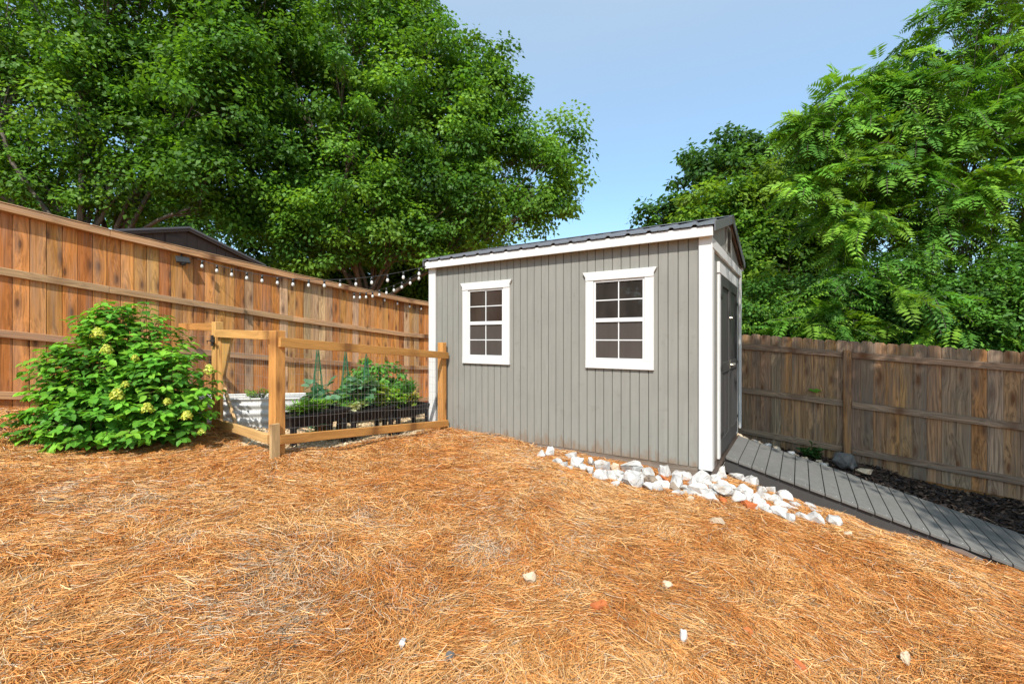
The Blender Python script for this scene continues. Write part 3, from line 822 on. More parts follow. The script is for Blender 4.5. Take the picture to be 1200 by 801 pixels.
def limb_path(p0, p1, rng, sag=.1, n=6):
    p0 = np.asarray(p0,float); p1 = np.asarray(p1,float); L = np.linalg.norm(p1-p0)
    f = np.linspace(0,1,n)[:,None]; p = p0+(p1-p0)*f
    w = rng.normal(0,1,3)*L*.07
    p += np.sin(f*pi)*w+np.sin(f*2*pi)*rng.normal(0,1,3)*L*.03
    p[:,2] += (np.sin(f[:,0]*pi)*L*sag); return p
G_OAK = [(.100,.230,.026),(.130,.280,.032),(.072,.180,.024),(.170,.330,.040)]
G_LIME = [(.14,.28,.026),(.11,.24,.026),(.18,.30,.030),(.08,.19,.022)]
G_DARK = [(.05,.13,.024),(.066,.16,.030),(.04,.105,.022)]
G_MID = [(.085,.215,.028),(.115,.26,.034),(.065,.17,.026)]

def lobes_px(lst, Y):
    """crown lobes given where the photograph shows them; depth Y metres; each (px, py, rx, ry[, dY])"""
    out = []
    for l in lst:
        px, py, rx, ry = l[:4]; y = Y+(l[4] if len(l) > 4 else 0)
        c = at(px, py, y); k = y/F
        out.append((c, V(rx*k, min(rx,ry)*k*.9, ry*k)))
    return out
def tree(name, label, cat, base, lobes, ncl, nl, size, clr, pal, trunk_r, fork_h, group=None, seed=1, bark='bark', ngroup=9, stems=1,
         lmat='leaf', shell=.42, tmpl=T_DIAMOND, lean=(0,0), width=1.0, flat=.6, limb_vis=1.0):
    rng = np.random.default_rng(seed)
    base = np.asarray(base, float)
    root = thing(name, label, cat, base, group)
    vol = np.array([r.prod()**.72 for _, r in lobes]); cnt = np.maximum(3, (ncl*vol/vol.sum()).astype(int))
    C = []; O = []
    for (c, r), n in zip(lobes, cnt):
        d = rng.normal(0,1,(n,3)); d /= np.linalg.norm(d,axis=1)[:,None]
        u = rng.random(n)**shell
        C.append(c+d*r*u[:,None]); O.append(d)
    C = np.concatenate(C); O = np.concatenate(O)
    ok = C[:,2] > base[2]+.25; C, O = C[ok], O[ok]
    # wood
    fork = base+V(lean[0], lean[1], fork_h)
    mb = MB()
    cen, asg = kmeans(C, min(ngroup, len(C)), rng)
    for s in range(stems):
        off = V(0,0,0) if stems == 1 else V(cos(2*pi*s/stems+.5), sin(2*pi*s/stems+.5)*.6, 0)*trunk_r*1.6
        tp = limb_path(base+off*.8-Z3*.3, fork+off*2.2, rng, 0, 5); tr = trunk_r*(1 if stems == 1 else .72)
        add_tube(mb, tp, np.linspace(tr*1.25, tr*.8, 5), 10)
    for g in range(len(cen)):
        pts = C[asg==g]
        if not len(pts): continue
        s = g % stems; off = V(0,0,0) if stems == 1 else V(cos(2*pi*s/stems+.5), sin(2*pi*s/stems+.5)*.6, 0)*trunk_r*3.5
        mid = fork+off+(cen[g]-fork)*.72
        hub = fork+off*.6-Z3*rng.uniform(0,.4)*fork_h*.3
        lp = limb_path(hub, mid, rng, .06, 7); r0 = trunk_r*.5*limb_vis; add_tube(mb, lp, np.linspace(r0, r0*.38, 7), 7)
        k2 = max(1, len(pts)//7)
        c2, a2 = kmeans(pts, k2, rng, 4)
        for j in range(k2):
            q = pts[a2==j]
            if not len(q): continue
            st = lp[rng.integers(3,7)]; e = st+(c2[j]-st)*.8
            bp = limb_path(st, e, rng, .05, 5); add_tube(mb, bp, np.linspace(r0*.34, r0*.13, 5), 5)
            for p in q:
                s2 = bp[rng.integers(2,5)]
                add_tube(mb, limb_path(s2, p, rng, .04, 4), np.linspace(r0*.12, r0*.04, 4), 4, caps=False)
    mb.build('trunk', M[bark], root, smooth=True)
    # leaves
    n = len(C)*nl
    ci = np.repeat(np.arange(len(C)), nl)
    sc = clr*rng.uniform(.65,1.35,len(C))
    d = rng.normal(0,1,(n,3)); d /= np.linalg.norm(d,axis=1)[:,None]
    rr = rng.random(n)**.5
    loc = d*rr[:,None]*sc[ci][:,None]*V(1,1,flat)
    loc[:,2] -= .25*(loc[:,0]**2+loc[:,1]**2)/clr          # tips hang
    pos = C[ci]+loc
    nor = rng.normal(0,.55,(n,3))+d*.5+O[ci]*.35+V(0,0,.75)
    dr = d*V(1,1,.4)+rng.normal(0,.4,(n,3))-V(0,0,.35)
    ccl = pick_cols(pal, len(C), rng, .14)
    cols = ccl[ci]*(1+rng.normal(0,.16,(n,1))).clip(.5,1.6)
    leaves_obj('crown', pos, nor, dr, size*rng.uniform(.7,1.3,n), cols, tmpl, M[lmat], root, width)
    return root

# big broadleaf trees beyond the tall fence
def gbase(px, Y): 
    x = (px-600)/F*Y; return V(x, Y, float(smooth_far(np.array([gz1(x,Y)]), np.array([x]), np.array([Y]))[0]))
tree('oak_tree', 'largest dense oak, many-stemmed, its crown ending in open sky left of the shed roof', 'tree', gbase(425,18),
     lobes_px([(430,95,120,110),(560,175,75,70),(622,205,58,62),(638,165,42,40),(575,75,28,30),(385,200,105,85),(462,18,66,55),(540,95,52,70),(430,262,150,42),(588,250,62,30),(425,-30,70,50),(500,150,90,90),(345,90,80,90,1.5),(655,215,32,40,-.5),(590,120,30,45),(470,300,90,25,1),(360,285,75,40,-1),(485,280,80,36,-1),(545,262,60,34),(420,235,90,60,-1.5),(520,225,70,50,-1)], 18),
     900, 165, .165, .72, G_OAK, .17, 2.8, 'trees beyond the tall fence', 3, 'bark', 14, 4, limb_vis=1.1)
tree('oak_tree', 'tall oak at the far left with a thick grey-brown trunk left of a thinner one', 'tree', gbase(92,15.5),
     lobes_px([(60,60,105,85),(120,135,80,70),(20,165,85,60),(90,-90,140,110),(-50,60,110,110),(140,40,70,80),(40,215,90,36),(-60,190,100,60),(110,200,50,35),(170,180,50,45),(70,235,60,22)], 15.5),
     540, 150, .15, .68, G_OAK, .20, 4.2, 'trees beyond the tall fence', 5, 'bark_grey', 10)
tree('oak_tree', 'slim-trunked oak standing between the far left oak and the many-stemmed oak', 'tree', gbase(134,16.5),
     lobes_px([(230,60,85,95),(200,150,85,62),(285,165,62,65),(250,-70,120,120),(160,90,70,70),(300,40,75,90),(225,215,80,32),(150,235,50,22),(280,230,60,40),(240,255,70,25),(330,190,50,60),(245,120,60,60,-1.5),(265,60,50,60,-1.5),(230,190,60,40,-1.5)], 16.5),
     540, 150, .175, .75, G_OAK[:3], .18, 4.6, 'trees beyond the tall fence', 6, 'bark_grey', 10)
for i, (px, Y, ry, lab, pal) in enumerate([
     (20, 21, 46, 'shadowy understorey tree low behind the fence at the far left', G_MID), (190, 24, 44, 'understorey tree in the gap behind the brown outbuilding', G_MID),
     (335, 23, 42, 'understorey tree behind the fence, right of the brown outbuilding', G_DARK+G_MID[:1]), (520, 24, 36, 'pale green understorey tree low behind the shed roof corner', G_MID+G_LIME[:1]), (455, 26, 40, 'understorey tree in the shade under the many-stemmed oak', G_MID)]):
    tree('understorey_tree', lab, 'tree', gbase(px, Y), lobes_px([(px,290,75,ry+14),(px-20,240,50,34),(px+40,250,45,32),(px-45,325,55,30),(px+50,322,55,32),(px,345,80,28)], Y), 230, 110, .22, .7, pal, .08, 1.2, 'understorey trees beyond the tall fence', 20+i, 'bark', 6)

tree('oak_tree', 'unseen oak added beyond the tall fence, off the left edge, for the shed windows to reflect', 'tree', V(-19,1.5,.4), [(V(-19,1.5,6.5),V(4,4,3)),(V(-16.5,-1.5,5.5),V(3,3,2.4)),(V(-21,-4,6.5),V(4,4,3)),(V(-15,-8,5.5),V(4,4,4)),(V(-18,-6,3.5),V(4,4,3))], 230, 90, .36, .9, G_OAK, .25, 3.5, 'trees beyond the tall fence', 9)  # unseen crown, added to cover the sky reflected in the shed windows
# right side: trees and scrub beyond the weathered fence
tree('oak_tree', 'dark round-topped tree far behind the shed roof, against the sky', 'tree', gbase(850,21),
     lobes_px([(832,200,42,36),(868,172,32,30),(785,245,32,26),(890,205,36,45),(840,262,70,40),(765,262,20,14)], 21), 170, 110, .23, .6, G_DARK+G_OAK[:1], .22, 4, 'trees beyond the weathered fence', 31)
tree('oak_tree', 'small dark treetop showing behind the feathery-leaved tree', 'tree', gbase(945,23),
     lobes_px([(938,165,22,28),(950,215,45,45),(925,215,30,40)], 23), 90, 100, .24, .6, G_DARK, .18, 4, 'trees beyond the weathered fence', 32)
tree('bushy_tree', 'bright yellow-green bushy tree directly behind the shed gable', 'tree', gbase(900,11.5),
     lobes_px([(850,245,50,36),(905,225,42,42),(815,262,30,22),(920,300,70,55),(870,310,60,60),(960,270,45,55),(880,375,60,40),(790,275,20,12)], 11.5), 300, 120, .13, .42, G_LIME, .10, 1.6, 'trees beyond the weathered fence', 33, 'bark_grey')
for i, (px, Y, top, hw, lab, pal) in enumerate([
     (895, 8.6, 330, 48, 'leafy scrub behind the fence next to the shed', G_MID+G_LIME[:1]), (985, 8.0, 320, 62, 'dark scrub behind the fence post', G_DARK+G_MID),
     (1085, 7.4, 300, 75, 'dark tangled scrub behind the middle of the weathered fence', G_DARK+G_MID[:1]), (1190, 6.9, 300, 80, 'scrub behind the weathered fence at the right edge', G_MID), (1300, 6.6, 300, 90, 'scrub behind the weathered fence beyond the right edge', G_MID)]):
    m = (top+410)/2; h = (410-top)/2+10
    tree('shrub', lab, 'shrub', gbase(px, Y), lobes_px([(px,m,hw,h),(px-hw*.6,m+h*.35,hw*.55,h*.6),(px+hw*.6,m+h*.3,hw*.55,h*.65),(px,m+h*.9,hw*1.1,h*.6)], Y), 190, 150, .068, .30, pal, .04, .7, 'scrub behind the weathered fence', 40+i, 'bark_grey', 6, lmat='leaf_gloss', tmpl=T_DIAMOND, width=.85)

# feathery tree: pinnate fronds hanging from long arching branches
def pinnate_tree(name, label, base, lobes, ntw, nf, flen, pal, trunk_r, fork_h, seed, group):
    rng = np.random.default_rng(seed); root = thing(name, label, 'tree', base, group); base = np.asarray(base,float)
    vol = np.array([r.prod()**.7 for _, r in lobes]); cnt = np.maximum(9, (ntw*vol/vol.sum()).astype(int)); C = []; O = []
    for (c, r), n in zip(lobes, cnt):
        d = rng.normal(0,1,(n,3)); d /= np.linalg.norm(d,axis=1)[:,None]; u = rng.random(n)**.4
        C.append(c+d*r*u[:,None]); O.append(d)
    C = np.concatenate(C); O = np.concatenate(O)
    mb = MB(); fork = base+V(0,0,fork_h); add_tube(mb, limb_path(base-Z3*.3, fork, rng, 0, 5), np.linspace(trunk_r*1.2, trunk_r*.8, 5), 9)
    cen, asg = kmeans(C, 12, rng)
    tipdir = np.zeros_like(C)
    for g in range(12):
        pts = np.where(asg==g)[0]
        if not len(pts): continue
        lp = limb_path(fork, fork+(cen[g]-fork)*.8, rng, .08, 7); add_tube(mb, lp, np.linspace(trunk_r*.42, trunk_r*.13, 7), 6)
        for i in pts:
            s = lp[rng.integers(3,7)]; bp = limb_path(s, C[i], rng, .08, 5); tipdir[i] = unit(bp[-1]-bp[-2])
            add_tube(mb, bp, np.linspace(trunk_r*.1, trunk_r*.03, 5), 4, caps=False)
    P=[];Nn=[];D=[];S=[];K=[]
    cc = pick_cols(pal, len(C), rng, .15)
    for i in range(len(C)):
        for j in range(nf):
            h = unit(V(rng.normal(), rng.normal(), 0)*.8+O[i]*V(1,1,0)*.8+tipdir[i]*V(1,1,0)*.5)
            el = rng.uniform(-.7,.75); L = flen*rng.uniform(.6,1.2)
            d0 = unit(h*cos(el)+Z3*sin(el)); m = int(9+rng.integers(0,4))
            f = np.linspace(.12,1,m); p = C[i]+rng.normal(0,.06,3)+d0*L*f[:,None]; p[:,2] -= rng.uniform(.25,.6)*L*f**2
            tg = np.gradient(p, axis=0); tg /= np.linalg.norm(tg,axis=1)[:,None]
            side = np.cross(tg, Z3); side /= np.linalg.norm(side,axis=1)[:,None]; roll = rng.normal(0,.5)
            side = side*cos(roll)+np.cross(tg,side)*sin(roll)
            nr = np.cross(side, tg)
            nr = np.where(nr[:,2:3] < 0, -nr, nr)
            lsz = L*.30*np.sin(.35+f*2.45).clip(.35,1)
            for sg in (-1,1):
                P.append(p); D.append(side*sg+tg*.55-V(0,0,.28)); Nn.append(nr+rng.normal(0,.14,(m,3))); S.append(lsz); K.append(np.tile(cc[i]*(1+rng.normal(0,.12)),(m,1)))
            if j < 3: add_tube(mb, p[::3], .004, 3, caps=False)
    mb.build('trunk', M['bark_grey'], root, smooth=True)
    leaves_obj('crown', np.concatenate(P), np.concatenate(Nn), np.concatenate(D), np.concatenate(S), np.concatenate(K), (T_LANCE[0]*V(1.15,1,1), T_LANCE[1]), M['leaf_gloss'], root)
    return root
pinnate_tree('walnut_tree', 'feathery tree with long hanging compound leaves arching over the weathered fence', gbase(1120,8.3),
     lobes_px([(1120,130,75,75),(1060,185,60,50),(1150,220,85,80),(1010,265,70,45),(1100,310,100,50),(1180,60,70,90),(1050,110,35,25),(1005,150,52,30),(965,160,38,18),(940,150,24,12),(1085,80,45,28),(1035,98,40,22),(1000,118,45,24),(1015,205,60,40),(1060,140,60,40),(1115,25,45,35),(985,195,45,30),(945,215,30,20),(1170,340,70,40),(990,335,45,35),(1040,345,80,45,-.5),(1120,372,90,35,-.7),(950,375,50,28,-.2),(1010,385,60,24,-.4),(1185,385,60,30,-.9),(1080,250,80,60),(1190,-40,60,60),(1240,150,70,130),(1250,300,60,80)], 7.7),
     640, 8, .50, [(.125,.30,.036),(.165,.355,.042),(.09,.235,.036),(.215,.40,.045)], .085, 1.5, 51, 'trees beyond the weathered fence')
# the crown that reaches over from the right and shades that fence
tree('oak_tree', 'spreading tree beyond the right edge whose shade falls on the weathered fence', 'tree', V(8.2,.6,-1.2),
     [(V(3.1,2.4,5.8),V(.7,.7,.6)),(V(3.9,1.5,5.8),V(1.0,.8,.7)),(V(4.8,.6,5.8),V(1.2,1.0,.8)),(V(5.9,-.2,5.8),V(1.3,1.1,.9)),(V(3.9,-1.2,6.0),V(.7,.3,.2)),(V(7.5,-.2,6.6),V(1.6,1.4,1.2))], 300, 100, .13, .5, G_OAK, .22, 3.5, 'trees beyond the weathered fence', 61)

# brown outbuilding beyond the tall fence
nb = thing('outbuilding', 'dark brown gabled outbuilding peeking over the tall fence', 'outbuilding', at(219,397,12)*V(1,1,0))
ndir = unit(V(.342,.94,0)); nback = V(-ndir[1], ndir[0], 0)
ap = at(219,265.5,12); HW, SLP = 2.35, .275
def nbp(a, z, b=0): return V(ap[0]+ndir[0]*a+nback[0]*b, ap[1]+ndir[1]*a+nback[1]*b, z)
mb = MB(); zg = -.3
for i in range(16):
    a0, a1 = -HW+.15+i*(2*HW-.3)/16+.004, -HW+.15+(i+1)*(2*HW-.3)/16-.004
    p = [nbp(a0,zg), nbp(a1,zg), nbp(a1,ap[2]-.12-abs(a1)*SLP), nbp(a0,ap[2]-.12-abs(a0)*SLP)]
    mb.prism(p, nback*.03, jig((1,1,1),.08))
mb.build('wall', M['brown_paint'], nb)
mb = MB(); mb.prism([nbp(-HW+.16,zg,.035), nbp(HW-.16,zg,.035), nbp(HW-.16,ap[2]-.2-(HW-.16)*SLP,.035), nbp(0,ap[2]-.2,.035), nbp(-HW+.16,ap[2]-.2-(HW-.16)*SLP,.035)], nback*3.5, (1,1,1)); mb.build('wall', M['brown_paint'], nb)
mb = MB()
for s in (-1,1):
    mb.prism([nbp(0,ap[2],-.10), nbp(s*HW,ap[2]-HW*SLP,-.10), nbp(s*HW,ap[2]-HW*SLP,3.8), nbp(0,ap[2],3.8)], Z3*-.05, (1,1,1))
mb.build('roof', M['roof'], nb)
mb = MB()
for s in (-1,1):
    mb.prism([nbp(0,ap[2]-.052,-.09), nbp(s*HW,ap[2]-.052-HW*SLP,-.09), nbp(s*HW,ap[2]-.13-HW*SLP,-.09), nbp(0,ap[2]-.13,-.09)], nback*.03, (.8,.8,.8))
mb.build('barge_board', M['brown_paint'], nb)
mb = MB(); mb.prism([nbp(-.55,ap[2]-.62,-.012), nbp(-.1,ap[2]-.62,-.012), nbp(-.1,ap[2]-.34,-.012), nbp(-.55,ap[2]-.34,-.012)], nback*-.02, (1.6,1.6,1.6)); mb.build('vent', M['brown_paint'], nb)

# ------------------------------------------------------------------ hydrangea in front of the tall fence
def hydrangea():
    rng = np.random.default_rng(77)
    cx, cy = -4.25, 4.85; z0 = gz1(cx,cy)
    root = thing('hydrangea_bush', 'big leafy hydrangea with yellow-green flower heads at the foot of the fence', 'bush', (cx,cy,z0))
    lob = [(V(-4.28,4.95,.95),V(.66,.55,.80),165),(V(-4.22,4.66,.45),V(.95,.48,.36),160),(V(-3.56,4.72,.78),V(.42,.38,.46),90),(V(-4.62,4.80,.80),V(.45,.45,.5),50),(V(-3.45,4.62,.42),V(.32,.30,.28),22),(V(-5.0,4.85,1.02),V(.26,.22,.22),8),(V(-4.3,4.8,.7),V(.7,.5,.6),30)]
    P=[];Nn=[];D=[];S=[];K=[]; mb = MB()
    pal = np.array([(.14,.35,.030),(.10,.28,.028),(.19,.40,.036),(.075,.21,.026)])
    for c, r, n in lob:
        for i in range(n):
            d = unit(rng.normal(0,1,3)+V(0,-.35,.35)); u = rng.uniform(.90,1.05)
            tip = c+d*r*u
            if tip[2] < z0+.08: tip[2] = z0+.08+rng.uniform(0,.08)
            st = V(cx+rng.normal(0,.16), cy+rng.normal(0,.12), z0)
            f = np.linspace(0,1,8)[:,None]; m = (st+tip)/2+V(0,0,.12)
            path = (1-f)**2*st+2*f*(1-f)*(m+ (tip-st)*V(.1,.1,.25))+f**2*tip
            add_tube(mb, path[1:], np.linspace(.007,.0025,7), 4, caps=False)
            tn = unit(path[-1]-path[-2]); base_c = pal[rng.integers(0,4)]*(1+rng.normal(0,.12))
            L = np.linalg.norm(tip-st); nn = int(5+L*3.5)
            for k in range(nn):
                g = 1-(k/nn)**1.0*.75; p = (1-g)**2*st+2*g*(1-g)*(m+(tip-st)*V(.1,.1,.25))+g*g*tip
                a0 = rng.uniform(0,2*pi)
                for q in range(2 if k else 4):
                    a = a0+q*(pi if k else pi/2)+k*1.57
                    hd = V(cos(a), sin(a), 0); dd = unit(hd+tn*(.35 if k else .5)+V(0,0,-.12))
                    P.append(p+hd*.01); D.append(dd); Nn.append(unit(V(0,0,1)+rng.normal(0,.28,3)+hd*.25+d*.4))
                    S.append((.098 if k else .072)*rng.uniform(.75,1.25)); K.append(base_c*(1.25 if k == 0 else 1.0)*(1+rng.normal(0,.13)))
    mb.build('stems', M['stem'], root)
    P=np.array(P); leaves_obj('foliage', P, np.array(Nn), np.array(D), np.array(S), np.array(K), T_OVATE, M['leaf_gloss'], root, width=1.05)
    # panicles
    flowers = [(115,390,1.0),(125,409,.85),(137,462,1.05),(173,478,.9),(219,486,.85),(245,432,.85),(236,505,.6),(147,450,.6),(158,419,.6),(196,470,.6)]
    for px, py, s in flowers:
        # front of the bush along that line of sight
        dr = unit(V((px-600)/F,1,(397-py)/F)); best = None
        o = V(0,0,CZ)
        for c, r, n in lob:
            oc = (o-c)/r; dd = dr/r; A=dd@dd; B=2*oc@dd; Cc=oc@oc-1; disc=B*B-4*A*Cc
            if disc >= 0:
                t = (-B-math.sqrt(disc))/(2*A)
                if best is None or t < best: best = t
        if best is None: best = 4.75/dr[1]
        c = o+dr*(best-.05)
        nfl = 130; q = rng.normal(0,1,(nfl,3)); q /= np.linalg.norm(q,axis=1)[:,None]
        h = rng.random(nfl); s_ = s; s = s*.92; rad = (.062*(1-h*.6))*s
        pos = c+q*rad[:,None]*V(1.15,1.15,.5)+V(0,0,1)*(h[:,None]-.4)*.085*s
        cols = pick_cols([(.55,.60,.08),(.64,.64,.11),(.45,.54,.07),(.62,.64,.18)], nfl, rng, .1)
        leaves_obj('flower_head', pos, q+V(0,0,.5)+rng.normal(0,.3,(nfl,3)), rng.normal(0,1,(nfl,3)), .030*s*rng.uniform(.8,1.2,nfl), cols, (T_DIAMOND[0]*V(1.35,1,1)-V(0,.5,0), T_DIAMOND[1]), M['petal'], root)
    return root
hydrangea()

# ------------------------------------------------------------------ inside the enclosure: planters, plants, trellises, white bed
pn = V(-gn[0], -gn[1], 0)                                   # inwards
def gpt(s, d, z): return V(PA[0]+gd[0]*s+pn[0]*d, PA[1]+gd[1]*s+pn[1]*d, z)
PLZ = lambda s: .537-(.537-.345)*(s-.325)/2.27
PL = [(.34,1.09,'black raised planter of low grassy herbs nearest the corner post'), (1.13,1.84,'black raised planter in the middle of the row of three'), (1.88,2.56,'black raised planter nearest the shed, under the big shrub')]
soil_at = []
for s0, s1, lab in PL:
    sm = (s0+s1)/2; zt = PLZ(sm); d0, d1 = .30, .64; g0 = gz1(*gpt(sm,.45,0)[:2])
    pt = thing('raised_planter', lab, 'planter', gpt(sm,(d0+d1)/2,g0), 'raised planters in the enclosure')
    mb = MB(); th = .015; hb = .145
    def ring(z, e): return [gpt(s0+e,d0+e,z), gpt(s1-e,d0+e,z), gpt(s1-e,d1-e,z), gpt(s0+e,d1-e,z)]
    def loft(mb, rings):
        pts = [p for r in rings for p in r]; n = 4; f = []
        for k in range(len(rings)-1):
            for i in range(4): f.append([k*4+i, k*4+(i+1)%4, k*4+4+(i+1)%4, k*4+4+i])
        mb.solid(pts, f)
    loft(mb, [ring(zt-hb,.03), ring(zt-.03,.008), ring(zt-.03,-.012), ring(zt,-.012), ring(zt,.02), ring(zt-.07,.03)])
    r = ring(zt-hb,.03); mb.solid(r, [[0,1,2,3]])
    for i in range(1,7):
        s = s0+(s1-s0)*i/7; mb.prism([gpt(s-.012,d0+.012,zt-.03), gpt(s+.012,d0+.012,zt-.03), gpt(s+.01,d0+.03,zt-hb), gpt(s-.01,d0+.03,zt-hb)], -pn*.008)
    mb.build('tray', M['black_plastic'], pt, bevel=.003)
    mb = MB(); r = ring(zt-.03,.024); mb.prism(r, Z3*-.03); mb.build('soil', M['soil'], pt)
    for s, d in ((s0+.05,d0+.04),(s1-.05,d0+.04),(s0+.05,d1-.04),(s1-.05,d1-.04)):
        g = gtop(*[np.array([a]) for a in gpt(s,d,0)[:2]])[0]; mb = MB()
        mb.prism([gpt(s-.028,d-.022,g-.05), gpt(s+.028,d-.022,g-.05), gpt(s+.028,d+.022,g-.05), gpt(s-.028,d+.022,g-.05)], Z3*(zt-hb+.02-g+.05)); mb.build('leg', M['black_plastic'], pt, bevel=.003)
    soil_at.append((s0,s1,d0,d1,zt-.03))

def herb(name, label, cat, base, pal, n, spread, h, size, tmpl=T_OVATE, width=1.0, group=None, seed=1, up=.6, stems=14, lm='leaf_gloss', droop=.2):
    rng = np.random.default_rng(seed); base = np.asarray(base,float); root = thing(name, label, cat, base, group)
    mb = MB(); P=[];Nn=[];D=[];S=[];K=[]
    cols = pick_cols(pal, n, rng, .13)
    tips = []
    for i in range(stems):
        a = rng.uniform(0,2*pi); r = rng.uniform(0,1)**.6
        tip = base+V(cos(a)*spread[0]*r*gd[0]-sin(a)*spread[1]*r*gd[1], cos(a)*spread[0]*r*gd[1]+sin(a)*spread[1]*r*gd[0], h*rng.uniform(.6,1)*(1-.35*r*r))
        f = np.linspace(0,1,5)[:,None]; b0 = base+(tip-base)*V(.25,.25,0); path = b0+(tip-b0)*f; path[:,2] = base[2]+(tip[2]-base[2])*np.sin(f[:,0]*pi/2)
        add_tube(mb, path, np.linspace(.006,.002,5), 4, caps=False); tips.append(path)
    for i in range(n):
        pth = tips[rng.integers(0,stems)]; u = rng.random()**.7*4; k = min(3,int(u)); p = pth[k]+(pth[k+1]-pth[k])*(u-k)
        a = rng.uniform(0,2*pi); hd = V(cos(a),sin(a),0)
        P.append(p); D.append(hd+V(0,0,up-droop+rng.normal(0,.2))); Nn.append(V(0,0,1)+rng.normal(0,.35,3)-hd*.2); S.append(size*rng.uniform(.6,1.3))
    mb.build('stems', M['stem'], root)
    leaves_obj('foliage', np.array(P), np.array(Nn), np.array(D), np.array(S), cols, tmpl, M[lm], root, width)
    return root
B_GREEN = [(.13,.28,.14),(.17,.33,.18),(.10,.22,.11)]
L_GREEN = [(.20,.42,.04),(.25,.46,.06),(.15,.34,.035)]
Y_GREEN = [(.26,.36,.04),(.20,.30,.04),(.34,.40,.07)]
z1_, z2_, z3_ = [s[4] for s in soil_at]
herb('herb_clump', 'low grassy green herbs filling the planter by the corner post', 'plant', gpt(.66,.46,z1_), L_GREEN+[(.05,.13,.02)], 620, (.33,.15), .15, .11, T_LANCE, .45, 'plants in the enclosure', 1, 1.2, 60)
herb('vegetable_plant', 'blue-green broad-leaved plant behind the grassy herbs', 'plant', gpt(1.02,.80,gz1(*gpt(1.02,.8,0)[:2])), B_GREEN, 130, (.24,.2), .82, .15, T_OVATE, 1.25, 'plants in the enclosure', 2, .4, 12)
herb('vegetable_plant', 'blue-green broad-leaved plant in the back of the middle planter', 'plant', gpt(1.42,.54,z2_), B_GREEN, 120, (.22,.16), .46, .14, T_OVATE, 1.2, 'plants in the enclosure', 3, .4, 12)
herb('vegetable_plant', 'small pale-leaved plant at the front of the middle planter', 'plant', gpt(1.30,.42,z2_), [(.42,.46,.22),(.5,.5,.3),(.2,.3,.08)], 60, (.15,.06), .13, .085, T_OVATE, 1.0, 'plants in the enclosure', 4, .4, 9)
herb('pepper_plant', 'yellow-green plant at the shed end of the middle planter', 'plant', gpt(1.72,.46,z2_), Y_GREEN+L_GREEN[:1], 130, (.14,.13), .34, .10, T_OVATE, .9, 'plants in the enclosure', 5, .3, 10)
herb('pepper_plant', 'light green bushy plant in the planter nearest the shed', 'plant', gpt(2.02,.46,z3_), L_GREEN+Y_GREEN[:1], 190, (.18,.14), .28, .10, T_OVATE, .9, 'plants in the enclosure', 6, .3, 14)
herb('pepper_plant', 'plant with orange-yellow young leaves at the shed end of the planters', 'plant', gpt(2.30,.42,z3_), [(.45,.34,.06),(.30,.32,.05),(.16,.26,.04)], 110, (.12,.1), .21, .085, T_OVATE, .8, 'plants in the enclosure', 7, .4, 10)
herb('dill_plant', 'feathery bright green plant at the back of the planter nearest the shed', 'plant', gpt(2.32,.56,z3_), [(.06,.20,.03),(.08,.24,.035)], 520, (.2,.14), .40, .11, T_LANCE, .35, 'plants in the enclosure', 8, .9, 30)
for i in range(3):
    fp = gpt(1.60+.08*i,.33,z2_+.03)
# big shrub at the back by the shed
cs = gpt(2.40,1.25,0); zc = gz1(*cs[:2])
tree('garden_shrub', 'rounded green shrub behind the planters, against the shed corner', 'shrub', V(cs[0],cs[1],zc),
     [(V(cs[0],cs[1],.60),V(.46,.42,.46)),(V(cs[0]-.25,cs[1]-.1,.42),V(.34,.3,.40)),(V(cs[0]+.12,cs[1],.32),V(.4,.35,.38))], 130, 42, .075, .12, [(.12,.30,.045),(.16,.36,.055),(.085,.23,.04)], .03, .25, 'plants in the enclosure', 71, ngroup=6, lmat='leaf_gloss', flat=.8)
herb('grass_tuft', 'small green tuft of leaves growing in the white metal bed', 'plant', V(-3.55,6.30,.47), L_GREEN, 90, (.22,.12), .14, .12, T_LANCE, .5, 'plants in the enclosure', 9, 1.0, 18)
# tapered green wire trellises
for i, (s, d, lab) in enumerate([(1.02,.80,'green wire trellis standing nearest the corner post'), (1.42,.78,'green wire trellis in the middle of the three'), (1.80,.82,'green wire trellis nearest the shed')]):
    g = gz1(*gpt(s,d,0)[:2]); t = thing('trellis', lab, 'trellis', gpt(s,d,g), 'green wire trellises behind the planters'); mb = MB(); H = [1.16,1.12,1.08][i]
    top = gpt(s,d,g+H)
    legs = []
    for a in (.4,1.97,3.54,5.1):
        b = gpt(s+.16*cos(a), d+.14*sin(a), g); legs.append((b, top+(b-top)*.10)); add_tube(mb, [b-Z3*.05, top+(b-top)*.05+Z3*.04], .0035, 5)
    mb.build('frame', M['green_wire'], t); mb = MB()
    for f in np.linspace(.12,.92,9):
        ring_ = [l[0]+(top-l[0])*f for l in legs]
        for k in range(4): add_tube(mb, [ring_[k], ring_[(k+1)%4]], .0018, 4, caps=False)
    for k in range(4):
        for u in (.25,.5,.75):
            add_tube(mb, [legs[k][0]+(legs[(k+1)%4][0]-legs[k][0])*u+ (top-legs[k][0])*.1, top+(legs[k][0]-top)*.08], .0014, 4, caps=False)
    mb.build('netting', M['green_wire'], t)
